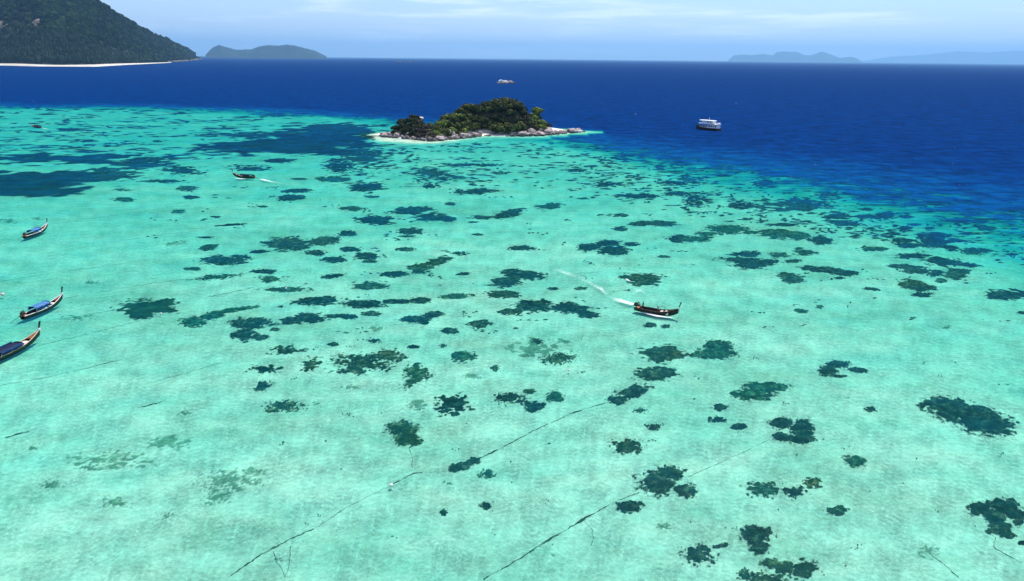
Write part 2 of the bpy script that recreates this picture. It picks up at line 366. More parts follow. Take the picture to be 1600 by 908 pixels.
# ------------------------------------------------------------------ the islet
TOP = [(586, 211), (604, 205), (612, 199), (620, 189), (648, 177), (657, 180), (685, 187), (699, 176), (710, 168), (731, 160), (768, 157), (786, 154), (809, 159), (817, 168), (826, 174), (839, 172), (848, 188), (865, 197), (893, 202), (914, 206)]
def xw(px): return at(px, 208).x
tx = np.array([xw(p[0]) for p in TOP]); tz = np.array([max(0.4, (211 - p[1]) * 0.455) for p in TOP])
m_isl = bpy.data.materials.new('islet_ground'); m_isl.use_nodes = True; q = NT(m_isl.node_tree)
pos = q.n('ShaderNodeNewGeometry').outputs['Position']; nz = q.noise(pos, 0.35, 5, 0.65)
zz = q.m('ADD', q.n('ShaderNodeSeparateXYZ', Vector=pos).outputs[2], q.m('MULTIPLY', q.m('SUBTRACT', nz, 0.5), 2.5))
soil = q.ramp(nz, [(0.35, (0.045, 0.04, 0.025)), (0.65, (0.14, 0.11, 0.08))])
c = q.mix(q.mapr(zz, 2.2, 3.6, 0, 1, True), q.ramp(nz, [(0.3, (0.62, 0.56, 0.47)), (0.7, (0.78, 0.73, 0.65))]), soil)
q.n('ShaderNodeOutputMaterial', Surface=q.n('ShaderNodeBsdfDiffuse', Color=c))
gx = np.linspace(-112, 62, 150); gy = np.linspace(430, 560, 110); GX, GY = np.meshgrid(gx, gy, indexing='ij')
def terrain(X, Y):
    s = poly_sd(X, Y, ISL); cove = 8.0 * np.exp(-((X - xw(768)) / 13.0) ** 2); pr = np.interp(X, tx, tz)
    base = np.clip(pr * 0.95 - 7.0, 0.6, None) * 0.92
    h = np.where(s > 0, 0.13 * np.clip(s, 0, 11) + base * sstep(2.5, 17, s - cove), 0.22 * s)
    h = h + (fbm(X / 9, Y / 9, 61, 4) - 0.5) * 2.2 * sstep(2, 12, s)
    return np.clip(h, -4, None)
GZ = terrain(GX, GY); V = np.stack([GX, GY, GZ], -1).reshape(-1, 3)
kk = len(gy); Fc = [(i * kk + j, (i + 1) * kk + j, (i + 1) * kk + j + 1, i * kk + j + 1) for i in range(len(gx) - 1) for j in range(kk - 1) if max(GZ[i, j], GZ[i + 1, j + 1], GZ[i, j + 1], GZ[i + 1, j]) > -3.9]
tag(obj('islet', V.tolist(), Fc, m_isl, smooth=True), kind='structure')
def tz_at(x, y): return float(terrain(np.array([x]), np.array([y]))[0])

m_bark = material('bark', (0.10, 0.08, 0.06), (0.2, 0.17, 0.14), 2.0)
LEAF = {'dark': material('leaf_dark', (0.014, 0.022, 0.010), (0.055, 0.070, 0.026), 0.8, 0.8, 3, spec=0.1),
        'olive': material('leaf_olive', (0.035, 0.046, 0.014), (0.15, 0.165, 0.045), 0.8, 0.8, 3, spec=0.1),
        'bright': material('leaf_bright', (0.08, 0.12, 0.02), (0.24, 0.31, 0.06), 0.8, 0.8, 3, spec=0.1),
        'brown': material('leaf_brown', (0.035, 0.028, 0.025), (0.12, 0.095, 0.08), 0.8, 0.8, 3, spec=0.1)}
def crown_mesh(name, seed, mat, rx=3.4, rz=2.6, zc=4.6, lumps=13, per=48, leaf=0.62):
    g = np.random.default_rng(seed); V = []; Fc = []
    for L in range(lumps):
        u = g.normal(size=3); u /= np.linalg.norm(u); u[2] = abs(u[2]) * 0.9 - 0.25
        c = np.array([u[0] * rx * 0.66, u[1] * rx * 0.66, zc + u[2] * rz * 0.72]); rl = g.uniform(0.30, 0.52) * rx
        for _ in range(per):
            w = g.normal(size=3); w /= np.linalg.norm(w); p = c + w * rl * g.uniform(0.55, 1.05) * np.array([1, 1, 0.8])
            a = g.normal(size=3); a = np.cross(a, w); a /= np.linalg.norm(a) + 1e-6; nrm = w + g.normal(size=3) * 0.45; b_ = np.cross(nrm, a); b_ /= np.linalg.norm(b_) + 1e-6
            s = leaf * g.uniform(0.6, 1.3); i = len(V)
            V += [tuple(p - a * s), tuple(p + b_ * s * 0.7), tuple(p + a * s), tuple(p - b_ * s * 0.7)]; Fc.append((i, i + 1, i + 2, i + 3))
    me = bpy.data.meshes.new(name); me.from_pydata(V, [], Fc); me.materials.append(mat); return me
def trunk_mesh(seed, h=4.4):
    g = random.Random(seed); bm = bmesh.new()
    tube(bm, [(0, 0, -0.8), (0.1, 0, 1.2), (0.15, 0.1, h * 0.7), (0.2, 0.1, h)], [0.32, 0.26, 0.18, 0.08])
    for k_ in range(5):
        an = k_ * 1.26 + g.random(); z0 = h * g.uniform(0.45, 0.75); tube(bm, [(0.12, 0.05, z0), (math.cos(an) * 1.0, math.sin(an) * 1.0, z0 + 0.9), (math.cos(an) * 2.0, math.sin(an) * 2.0, z0 + 1.5)], [0.13, 0.09, 0.04], 5)
    me = bpy.data.meshes.new('trunk'); bm.to_mesh(me); bm.free(); me.materials.append(m_bark); return me
TR = [trunk_mesh(s) for s in (1, 2)]
CR = {kx: [crown_mesh('crown', 100 + i * 7 + hash_, LEAF[kx]) for i in range(3)] for hash_, kx in enumerate(LEAF)}
TLAB = {}
def tree(px, y, kind, sc, label, group, sq=1.0, name='tree'):
    x = px if px < 400 and abs(px) < 150 else xw(px)
    z = tz_at(x, y); e = empty(name, (x, y, z - 1.1 * sc), random.uniform(0, 6.28)); e.scale = (sc, sc, sc * sq)
    for nm, me in (('trunk', random.choice(TR)), ('crown', random.choice(CR[kind]))):
        o = bpy.data.objects.new(nm, me); COL.objects.link(o); o.parent = e
    return tag(e, label, 'tree' if name == 'tree' else 'bush', group)
front_y = lambda x: float(np.interp(x, [p.x for p in fr], [p.y for p in fr]))
back_y = lambda x: float(np.interp(x, [p.x for p in bk], [p.y for p in bk]))
# trees zone by zone: (pixel span, kinds, count, distance behind the shore, size, label, group)
g = random.Random(12)
ZONES = [((622, 668), ['dark'], 46, (3.5, 38), (0.55, 0.95), 'tree in the dense thicket on the islet\'s left mound', 'dark trees of the left mound'),
         ((676, 704), ['olive', 'bright', 'olive'], 24, (4, 30), (0.45, 0.65), 'low tree in the saddle between left mound and summit', 'saddle trees'),
         ((655, 690), ['brown'], 22, (3.5, 24), (0.5, 0.8), 'scrubby tree on the slope right of the left mound', 'scrub right of the left mound'),
         ((690, 732), ['olive', 'olive', 'bright'], 48, (6, 46), (0.6, 0.95), 'tree on the slope rising left of the islet\'s summit', 'olive trees on the left slope'),
         ((728, 775), ['olive', 'dark'], 84, (13, 52), (0.65, 1.1), 'tree in the tall canopy on the islet\'s middle', 'canopy trees of the middle'),
         ((772, 818), ['dark', 'olive', 'dark', 'olive'], 96, (5, 52), (0.8, 1.2), 'tree in the highest canopy of the islet', 'canopy trees of the summit'),
         ((826, 853), ['bright', 'olive', 'bright'], 22, (7, 26), (0.5, 0.8), 'low tree round the bright lime tree', 'low trees round the bright lime tree'),
         ((812, 830), ['brown', 'dark'], 12, (9, 30), (0.5, 0.8), 'tree between the summit canopy and bright green tree', 'trees between summit and bright tree')]
for (a_, b_), kinds, cnt, (d0, d1), (s0, s1), lab, grp in ZONES:
    for i in range(cnt):
        px = a_ + (b_ - a_) * (i + g.random()) / cnt; x = xw(px); w = back_y(x) - front_y(x)
        y = front_y(x) + min(d0 + (d1 - d0) * g.random() ** 1.5, w * 0.86); kd = g.choice(kinds); near_ = (y - front_y(x)) < 0.33 * w
        tone = {'dark': 'blackish green', 'olive': 'olive green', 'bright': 'light yellow green', 'brown': 'grey brown'}[kd]
        tree(px, y, kd, g.uniform(s0, s1) * 0.98, f"{tone} {'front' if near_ else 'upper'} {lab}", f"{tone} {'front' if near_ else 'upper'} {grp}")
for px, dd, kd, sc, lab, nm in [
    (839, 22, 'bright', 1.3, 'bright lime green tree standing out on the islet\'s right shoulder', 'tree'),
    (835, 15, 'bright', 0.8, 'lime green tree directly in front of the bright lime tree', 'tree'),
    (843, 14, 'bright', 0.75, 'low lime green tree at the front foot of the bright one', 'tree'),
    (827, 16, 'brown', 0.8, 'grey brown tree just left of the bright lime tree', 'tree'),
    (848, 20, 'bright', 0.85, 'smaller lime green tree on the right side of the bright one', 'tree'),
    (806, 9, 'bright', 0.5, 'small lime green bush among the grey boulders below the summit', 'bush'),
    (858, 18, 'dark', 0.72, 'dark green tree at the right end of the islet\'s trees', 'tree'),
    (851, 16, 'dark', 0.55, 'low dark tree beside the slabs under the bright green tree', 'tree'),
    (706, 10, 'bright', 0.55, 'yellow green bush low above the white boulders', 'bush'),
    (688, 9, 'olive', 0.55, 'olive bush at the right foot of the left mound', 'bush'),
    (733, 13, 'olive', 0.85, 'rounded olive bush at the edge of the sandy cove', 'bush'),
    (748, 17, 'olive', 0.7, 'olive bush behind the middle of the sandy cove', 'bush'),
    (614, 8, 'dark', 0.45, 'low dark bush at the left end of the islet\'s trees', 'bush'),
    (655, 26, 'dark', 0.9, 'dark tree sticking up from the top of the left mound', 'tree')]:
    tree(px, front_y(xw(px)) + dd, kd, sc, lab, None, name=nm)

# boulders
m_rock = bpy.data.materials.new('granite'); m_rock.use_nodes = True; q = NT(m_rock.node_tree)
gpos = q.n('ShaderNodeNewGeometry').outputs['Position']; nz = q.noise(gpos, 0.9, 6, 0.7)
c = q.ramp(nz, [(0.34, (0.05, 0.042, 0.04)), (0.48, (0.26, 0.20, 0.19)), (0.66, (0.56, 0.47, 0.44))])
zz = q.m('ADD', q.n('ShaderNodeSeparateXYZ', Vector=gpos).outputs[2], q.m('MULTIPLY', q.m('SUBTRACT', nz, 0.5), 1.2))
c = q.mix(q.mapr(zz, 0.5, 1.1, 1, 0, True), c, (0.025, 0.022, 0.02))            # wet, weedy tide band
pr = q.n('ShaderNodeBsdfPrincipled', Roughness=0.8); q.put(pr.inputs['Base Color'], c); q.put(pr.inputs['Normal'], q.n('ShaderNodeBump', Strength=0.5, Distance=0.3, Height=nz))
q.n('ShaderNodeOutputMaterial', Surface=pr)
m_dark = material('dark_rock', (0.025, 0.022, 0.022), (0.20, 0.17, 0.16), 0.6, 0.85, 5, bump=0.4, coord='World')
m_white = material('guano_rock', (0.45, 0.43, 0.41), (0.80, 0.78, 0.75), 0.5, 0.85, 5, bump=0.4, coord='World')
def rock_mesh(seed):
    g = np.random.default_rng(seed); bm = bmesh.new(); bmesh.ops.create_icosphere(bm, subdivisions=2, radius=1)
    pl = [(lambda u: u / np.linalg.norm(u))(g.normal(size=3)) for _ in range(7)]; lim = g.uniform(0.55, 0.85, 7)
    for v in bm.verts:
        p = np.array(v.co[:]) * g.uniform(0.95, 1.04)
        for u, l_ in zip(pl, lim):
            dd = p @ u
            if dd > l_: p -= u * (dd - l_) * 0.85
        v.co = p
    me = bpy.data.meshes.new('boulder'); bm.to_mesh(me); bm.free(); return me
RM = [rock_mesh(s) for s in range(8)]
def rock(x, y, z, sx_, sy_, sz_, mat, label, group=None, rz=None, tilt=0.0, name='boulder'):
    me = g.choice(RM); key = me.name + mat.name
    if key not in TLAB:
        m2 = me.copy(); m2.materials.append(mat); m2.name = 'boulder'; TLAB[key] = m2
    o = bpy.data.objects.new(name, TLAB[key]); COL.objects.link(o); o.location = (x, y, z); o.scale = (sx_, sy_, sz_)
    o.rotation_euler = (tilt * g.uniform(0.5, 1), -tilt, g.uniform(0, 6.28) if rz is None else rz)
    return tag(o, label, 'boulder', group)
def rock_row(x0, x1, cnt, off, size, mat, label, group, zk=0.25):
    for i in range(cnt):
        px = x0 + (x1 - x0) * (i + g.random()) / cnt; x = xw(px); y = front_y(x) + g.uniform(*off); s = g.uniform(*size) * g.choice([0.75, 0.95, 1.1, 1.3, 1.6])
        rock(x, y, max(tz_at(x, y), -0.3) + s * zk, s * g.uniform(1, 1.7), s * g.uniform(0.9, 1.3), s * g.uniform(0.7, 1.1), mat, label, group, tilt=g.uniform(0, 0.5))
rock_row(600, 752, 46, (-1.0, 1.5), (0.7, 1.5), m_dark, 'dark wet boulder at the waterline along the islet\'s left front shore', 'waterline boulders on the left shore')
rock_row(600, 645, 20, (1, 7), (0.8, 1.7), m_rock, 'pinkish grey boulder in the low pile under the dark left mound', 'boulders under the left mound')
rock_row(645, 700, 34, (1, 9), (0.8, 1.8), m_rock, 'pinkish boulder in the wide pile in front of the left mound', 'boulders in the wide pile')
rock_row(694, 752, 34, (1.5, 10), (0.8, 1.9), m_rock, 'pale boulder in the bright pile between left mound and sandy cove', 'boulders left of the cove')
rock_row(800, 862, 30, (-0.5, 7), (0.9, 2.2), m_rock, 'brown grey boulder at the shore below the islet\'s summit', 'boulders below the summit')
rock_row(800, 905, 24, (-1.2, 1.0), (0.6, 1.4), m_dark, 'dark wet boulder at the waterline along the islet\'s right front shore', 'waterline boulders on the right shore')
rock_row(858, 908, 26, (0.5, 6), (0.8, 1.9), m_rock, 'pinkish boulder on the low tail at the islet\'s right end', 'boulders of the right tail')
for px, dd, h_, s3, mt, lab in [
    (824, 15, 3.2, (2.6, 2.6, 3.9), m_dark, 'tall brown rock standing left below the bright green tree'),
    (850, 12, 2.6, (5.6, 2.6, 2.0), m_rock, 'long grey slab leaning down towards the islet\'s right tail'),
    (838, 9, 2.4, (4.8, 2.2, 1.8), m_dark, 'long dark slab in front of the bright green tree'),
    (832, 5, 1.5, (4.2, 2.2, 1.4), m_rock, 'pinkish sloping slab just above the water below the bright tree'),
    (793, 9, 3.4, (3.6, 3.0, 3.2), m_dark, 'big dark grey rounded rock at the right end of the sandy cove'),
    (783, 6, 1.6, (2.6, 1.8, 1.3), m_rock, 'pale rounded boulder on the right end of the sandy cove'),
    (763, 0.6, 0.35, (3.0, 1.4, 0.8), m_dark, 'low dark rock lying in the sandy cove\'s water edge'),
    (748, 1.0, 0.4, (3.6, 1.6, 0.9), m_dark, 'low dark rock at the left side of the sandy cove'),
    (712, 8, 2.6, (2.6, 1.8, 1.3), m_white, 'big white boulder below the yellow green bush'),
    (639, -2.2, 0.2, (2.4, 1.4, 0.9), m_white, 'pale boulder lying alone on the shallow sand spit'),
    (903, 2.6, 0.9, (4.6, 1.8, 1.3), m_white, 'white topped slab at the far right tip of the islet'),
    (911, 1.6, 0.3, (2.6, 1.3, 0.8), m_dark, 'last dark rock in the water off the islet\'s right tip'),
    (608, 4, 0.9, (3.2, 1.6, 1.2), m_white, 'pale slab at the left tip of the islet')]:
    x = xw(px); y = front_y(x) + dd; rock(x, y, max(tz_at(x, y), 0) * 0.5 + h_ * 0.5, *s3, mt, lab, rz=g.uniform(-0.35, 0.25), tilt=0.12)
x = xw(662); y = front_y(x) + 30; rock(x, y, tz_at(x, y) + 4.2, 2.2, 1.5, 1.2, m_white, 'white rock showing on top of the left mound')
x = xw(698); y = front_y(x) + 36; rock(x, y, tz_at(x, y) + 3.6, 1.6, 1.3, 1.2, m_white, 'white rock on the ridge between left mound and summit')
# islet of bare rock beyond
for px, s3, mt, lab in [(783, (6.5, 5, 9.5), m_white, 'tallest white rock of the bare outcrop beyond the islet'),
                        (790, (9, 5, 6.5), m_white, 'sloping white rock in the middle of the bare outcrop'),
                        (797, (7, 5, 6), m_rock, 'low brownish rock at the right of the bare outcrop'),
                        (786, (11, 6, 3.2), m_dark, 'dark wet base rock under the outcrop\'s white rocks'),
                        (802, (6, 4, 3.2), m_dark, 'dark low rock at the right end of the bare outcrop'),
                        (778, (5, 4, 2.6), m_dark, 'dark low rock at the left end of the bare outcrop')]:
    p = at(px, 130.5); rock(p.x, p.y + (4 if mt is m_white else 0), 0.4, *s3, mt, lab, rz=0.1)
for px, w in ((622, 26), (626, 18), (634, 16), (640, 20)):
    p = ray_at(px, 90.6, 8000); rock(p.x, p.y, 2, w, 14, 12 if px == 622 else 8, m_dark, 'tiny dark rock on the horizon above the islet', 'rocks on the horizon', rz=0)

# ------------------------------------------------------------------ corals and weed on the sand
def bedmat(name, c0, c1, c2, sc):
    m_ = bpy.data.materials.new(name); m_.use_nodes = True; q = NT(m_.node_tree); p_ = q.n('ShaderNodeNewGeometry').outputs['Position']
    a = q.noise(p_, sc, 5, 0.7); c = q.ramp(a, [(0.30, c0), (0.52, c1), (0.74, c2)]); rn = q.n('ShaderNodeObjectInfo').outputs['Random']
    c = q.mix(1.0, c, q.ramp(rn, [(0.0, (0.6, 0.8, 0.8)), (0.4, (1.0, 1.0, 1.0)), (0.7, (2.4, 1.5, 1.0)), (1.0, (1.2, 2.0, 1.7))]), 'MULTIPLY') if name != 'algae' else c
    cv = q.n('ShaderNodeAttribute', _attribute_name='cover').outputs['Fac']; b = q.noise(p_, 1.6, 4, 0.7)
    k = q.mapr(q.m('ADD', cv, q.m('MULTIPLY', q.m('SUBTRACT', b, 0.5), q.mapr(cv, 0, 1, 0.7, 0.4))), 0.12, 0.92, 0.0, 1.0, True)
    k = q.m('MULTIPLY', k, q.mapr(cv, 0.0, 0.08, 0, 1))
    q.n('ShaderNodeOutputMaterial', Surface=q.mixsh(k, q.n('ShaderNodeBsdfTransparent'), q.n('ShaderNodeBsdfDiffuse', Color=c, Normal=q.n('ShaderNodeBump', Strength=0.8, Distance=0.2, Height=a)))); return m_
m_coral = bedmat('coral', (0.002, 0.012, 0.010), (0.010, 0.036, 0.028), (0.12, 0.16, 0.10), 0.9)
m_grass = bedmat('seagrass', (0.003, 0.012, 0.010), (0.010, 0.026, 0.019), (0.03, 0.05, 0.03), 0.35)
m_algae = bedmat('algae', (0.05, 0.13, 0.075), (0.14, 0.26, 0.16), (0.34, 0.42, 0.28), 0.8)
K = 0.3375
# per crop of the photograph: origin, then patches as components (x, y, w, h, rotation) with a style
# style: c coral, s sparse coral, g seagrass, a faint algae
PATCH = []
def P(o, style, *comps): PATCH.append((style, [(o[0] + c[0] * K, o[1] + c[1] * K, c[2] * K, c[3] * K, c[4] if len(c) > 4 else 0) for c in comps]))
A, B, C, D, E, Fq, G, Hq, I = (0, 150), (530, 220), (1060, 220), (0, 450), (530, 480), (1060, 480), (0, 650), (530, 650), (1060, 650)
P(A, 's', (390, 290, 780, 60)); P(A, 's', (640, 310, 260, 50)); P(A, 'g', (120, 405, 560, 110), (330, 375, 460, 60)); P(A, 's', (500, 365, 260, 50))
P(A, 'g', (1420, 215, 520, 90), (1180, 235, 480, 46), (1550, 190, 340, 100)); P(A, 's', (1180, 180, 360, 26)); P(A, 's', (1500, 150, 420, 50))
for s_, *c_ in [('g', 330, 158, 110, 14), ('g', 410, 208, 80, 10), ('g', 730, 210, 40, 9), ('s', 760, 395, 190, 16), ('s', 850, 345, 160, 40), ('s', 1150, 335, 160, 30), ('c', 865, 428, 95, 22),
                ('c', 885, 470, 75, 18), ('c', 570, 480, 90, 18), ('s', 565, 435, 70, 12), ('g', 1290, 300, 150, 20), ('s', 1570, 320, 130, 70), ('c', 1540, 385, 150, 24), ('c', 1385, 385, 75, 10),
                ('c', 1370, 440, 130, 22), ('c', 1345, 468, 140, 26), ('c', 825, 535, 60, 18), ('c', 1000, 560, 44, 9), ('c', 1215, 512, 44, 9), ('g', 1070, 597, 120, 10, -4), ('g', 950, 655, 64, 9),
                ('a', 810, 680, 110, 16, -6), ('c', 970, 700, 80, 26, -10), ('c', 890, 800, 78, 15), ('c', 1200, 720, 80, 16), ('c', 1465, 728, 88, 24), ('c', 1550, 757, 100, 26), ('c', 1225, 812, 120, 22),
                ('c', 1250, 850, 92, 30), ('c', 1535, 835, 115, 20, -6), ('s', 1000, 838, 190, 20, -5), ('a', 430, 863, 80, 18), ('a', 40, 580, 90, 18), ('a', 170, 568, 60, 10)]: P(A, s_, tuple(c_))
P(A, 'c', (1040, 762, 190, 42), (1110, 745, 90, 20)); P(A, 'c', (1340, 685, 200, 62), (1500, 672, 160, 40, -8), (1250, 680, 80, 16))
for s_, *c_ in [('s', 100, 80, 200, 80), ('s', 620, 112, 290, 14), ('s', 420, 150, 180, 44), ('c', 560, 170, 66, 13), ('s', 420, 210, 85, 20), ('c', 20, 180, 62, 18), ('c', 135, 215, 150, 42), ('c', 150, 260, 62, 11),
                ('c', 60, 312, 112, 24), ('c', 515, 292, 48, 15), ('c', 160, 365, 170, 44), ('c', 790, 335, 122, 34, -12), ('c', 655, 355, 98, 17), ('c', 975, 303, 118, 26, -6), ('c', 620, 377, 42, 8),
                ('c', 330, 420, 112, 30), ('c', 310, 442, 70, 11), ('c', 640, 435, 52, 10), ('c', 35, 430, 84, 24), ('c', 45, 502, 98, 24), ('c', 305, 503, 84, 20), ('c', 850, 497, 116, 22), ('s', 555, 522, 74, 14),
                ('c', 125, 535, 106, 32), ('c', 140, 560, 62, 13), ('c', 265, 617, 122, 28), ('c', 140, 670, 168, 40), ('c', 575, 617, 62, 14, -6), ('c', 765, 713, 132, 36), ('c', 545, 720, 142, 22, -4),
                ('c', 990, 685, 50, 14), ('c', 1120, 683, 56, 16), ('c', 150, 800, 76, 22), ('c', 45, 817, 86, 20), ('c', 790, 793, 112, 32), ('c', 650, 848, 106, 38), ('c', 500, 880, 64, 16), ('c', 1305, 345, 72, 16),
                ('c', 1570, 452, 84, 32), ('c', 1500, 537, 52, 12), ('c', 1390, 255, 172, 22), ('c', 1560, 245, 112, 18), ('c', 1410, 640, 200, 52, 3), ('c', 1440, 855, 52, 22), ('c', 1510, 860, 46, 15),
                ('c', 740, 150, 54, 8), ('s', 1240, 205, 110, 20), ('c', 1130, 268, 60, 8), ('s', 1550, 195, 120, 20), ('s', 1090, 135, 110, 16)]: P(B, s_, tuple(c_))
P(B, 'c', (640, 235, 190, 24, -3)); P(B, 'c', (345, 322, 182, 36), (450, 356, 190, 40)); P(B, 'c', (370, 590, 130, 44), (450, 562, 130, 36, -12)); P(B, 'c', (850, 620, 172, 46, 6), (765, 652, 140, 48))
P(B, 'c', (120, 757, 185, 40), (270, 745, 140, 20), (375, 740, 88, 26)); P(B, 'c', (350, 828, 140, 32), (430, 806, 100, 26, -10), (390, 840, 50, 26)); P(B, 'c', (900, 762, 190, 52), (1060, 775, 170, 44, 5), (1140, 800, 100, 42, 12))
P(B, 'c', (1160, 492, 110, 32), (1250, 475, 120, 30), (1270, 508, 150, 40), (1350, 480, 80, 16)); P(B, 'c', (1300, 408, 72, 20), (1400, 385, 100, 20), (1480, 382, 170, 24, 3))
for s_, *c_ in [('c', 70, 455, 165, 30), ('c', 480, 430, 225, 44, 4), ('c', 660, 460, 112, 38), ('s', 560, 300, 330, 56), ('s', 80, 275, 110, 60), ('s', 400, 195, 120, 34), ('s', 50, 185, 120, 30), ('c', 870, 318, 66, 12),
                ('s', 900, 500, 110, 26), ('c', 1050, 405, 64, 18), ('c', 1160, 405, 52, 11), ('c', 1330, 430, 54, 10), ('c', 1545, 527, 56, 10), ('c', 465, 530, 92, 24, 4), ('c', 530, 557, 68, 17), ('c', 585, 517, 104, 26, 5),
                ('c', 520, 635, 136, 42, 6), ('c', 745, 636, 42, 11), ('c', 1215, 648, 52, 20), ('c', 1130, 712, 94, 22), ('c', 895, 687, 82, 13, 6), ('c', 565, 788, 64, 18, 5), ('c', 655, 770, 34, 16),
                ('c', 1515, 712, 190, 46, 2), ('c', 1590, 797, 46, 14), ('a', 1240, 865, 74, 16), ('s', 290, 300, 120, 30), ('s', 870, 265, 90, 26), ('s', 1420, 300, 180, 30), ('s', 690, 250, 120, 22),
                ('c', 1095, 390, 40, 9), ('c', 490, 390, 140, 13), ('c', 200, 160, 90, 12), ('s', 1330, 320, 130, 20), ('c', 590, 372, 50, 10), ('c', 560, 498, 40, 8)]: P(C, s_, tuple(c_))
P(C, 'c', (225, 410, 180, 44), (130, 430, 100, 18), (330, 425, 90, 14)); P(C, 'c', (735, 352, 120, 26), (770, 382, 150, 30, 5)); P(C, 'c', (880, 352, 120, 18), (960, 345, 90, 30), (1050, 352, 70, 14))
P(C, 'c', (1040, 462, 130, 22, 4), (1060, 485, 120, 26)); P(C, 'c', (1190, 440, 140, 30), (1180, 470, 120, 46), (1280, 465, 100, 16), (1255, 493, 90, 20, 6)); P(C, 'c', (1370, 512, 120, 32), (1420, 505, 90, 10, 8))
P(C, 'c', (1290, 370, 120, 17), (1390, 372, 90, 20), (1420, 405, 110, 24, 8)); P(C, 'c', (315, 525, 130, 26), (320, 555, 250, 22, 3), (330, 575, 180, 36), (400, 565, 110, 36))
P(C, 'c', (620, 592, 110, 26, 8), (700, 600, 130, 30, 4), (770, 612, 120, 26)); P(C, 'c', (1080, 533, 140, 24), (1230, 560, 170, 38, 3), (1340, 575, 110, 20, 3)); P(C, 'c', (1060, 585, 160, 26, 4), (1110, 603, 130, 24), (1195, 612, 76, 28)); P(C, 'c', (1295, 605, 100, 30), (1280, 625, 100, 36))
P(C, 'c', (1080, 665, 120, 38, 5), (1130, 682, 100, 30))
P(D, 'g', (680, 90, 230, 70), (650, 115, 130, 56), (760, 70, 110, 36), (780, 105, 90, 24)); P(D, 'c', (895, 157, 120, 42), (980, 130, 110, 32, -12), (1080, 102, 220, 20, -8)); P(D, 'c', (1160, 165, 170, 54), (1130, 215, 100, 60), (1200, 230, 80, 30))
for s_, *c_ in [('c', 1410, 143, 184, 44, -6), ('c', 1480, 60, 205, 36, -2), ('c', 1325, 8, 192, 22), ('c', 1275, 193, 52, 13), ('c', 1560, 130, 110, 16, -4), ('s', 1320, 290, 140, 44), ('s', 1240, 380, 120, 44), ('s', 1440, 350, 110, 46, -14),
                ('s', 1220, 455, 66, 38, -10), ('c', 1545, 262, 50, 16), ('a', 1470, 535, 44, 22), ('a', 360, 135, 130, 34), ('a', 855, 578, 60, 26)]: P(D, s_, tuple(c_))
P(D, 's', (1320, 550, 150, 46), (1250, 570, 60, 14))
for s_, *c_ in [('c', 575, 230, 104, 48), ('a', 620, 318, 96, 28), ('c', 510, 110, 76, 24), ('s', 160, 155, 54, 20), ('c', 345, 185, 52, 16), ('a', 355, 450, 84, 60), ('s', 530, 450, 140, 90), ('s', 910, 160, 52, 22), ('c', 905, 460, 98, 48),
                ('c', 1000, 415, 76, 50), ('c', 880, 392, 54, 20), ('s', 685, 775, 66, 44), ('a', 500, 815, 44, 20), ('c', 1500, 215, 195, 70, 2), ('c', 1475, 310, 184, 56), ('s', 1455, 553, 68, 28), ('s', 1390, 480, 54, 20),
                ('a', 170, 100, 60, 30), ('a', 60, 370, 90, 22), ('s', 480, 180, 30, 14), ('s', 725, 285, 40, 26), ('a', 930, 190, 260, 90)]: P(E, s_, tuple(c_))
P(E, 's', (110, 260, 220, 80), (210, 235, 150, 70), (70, 290, 120, 40)); P(E, 's', (360, 305, 110, 70), (330, 345, 80, 40, -20)); P(E, 's', (1010, 240, 130, 50), (1060, 230, 90, 16)); P(E, 's', (790, 420, 130, 44), (850, 440, 60, 24))
P(E, 'c', (300, 565, 140, 70), (320, 610, 120, 70), (290, 540, 70, 36)); P(E, 'c', (560, 740, 110, 40, -12), (625, 712, 70, 30, -14)); P(E, 'c', (1365, 388, 140, 50, -12), (1285, 430, 92, 40))
P(E, 'c', (1470, 810, 160, 110), (1530, 770, 130, 60), (1600, 850, 110, 60))
P(Fq, 'c', (180, 185, 130, 60), (170, 215, 190, 50), (80, 222, 70, 16)); P(Fq, 'c', (740, 265, 110, 34), (690, 295, 80, 46), (830, 292, 90, 22, 6), (740, 320, 80, 12)); P(Fq, 'c', (400, 370, 190, 44), (350, 400, 190, 56), (460, 370, 90, 36))
P(Fq, 'c', (1270, 470, 260, 100, 12), (1400, 520, 280, 120, 14), (1180, 445, 110, 36)); P(Fq, 'c', (480, 535, 120, 50), (570, 565, 100, 90), (560, 610, 130, 44), (480, 600, 80, 34))
for s_, *c_ in [('c', 195, 465, 72, 28), ('s', 175, 525, 76, 28), ('c', 280, 555, 72, 28), ('c', 890, 475, 52, 30), ('c', 815, 715, 106, 44, 6)]: P(Fq, s_, tuple(c_))
P(Hq, 's', (1335, 143, 135, 54)); P(Hq, 'c', (1340, 420, 112, 52)); P(Hq, 'a', (1500, 510, 90, 34)); P(Hq, 's', (680, 420, 50, 32)); P(Hq, 's', (485, 447, 30, 28))
P(I, 's', (390, 345, 140, 64)); P(I, 's', (530, 355, 108, 52)); P(I, 's', (620, 312, 84, 44, 6)); P(I, 'c', (735, 440, 92, 44)); P(I, 'c', (360, 550, 160, 80), (370, 600, 100, 70)); P(I, 's', (100, 640, 140, 90), (190, 605, 90, 20, -12))
P(I, 'c', (430, 683, 90, 40), (490, 705, 84, 62)); P(I, 'c', (585, 705, 98, 76)); P(I, 's', (310, 745, 60, 60)); P(I, 's', (440, 755, 190, 60)); P(I, 'c', (1390, 430, 110, 62), (1470, 465, 110, 60)); P(I, 'c', (1510, 415, 130, 80), (1570, 455, 110, 44)); P(I, 'c', (1490, 520, 120, 70), (1530, 555, 60, 30))
P(I, 'c', (1570, 495, 44, 22)); P(I, 'a', (1160, 630, 96, 54)); P(I, 'c', (1590, 590, 40, 16))
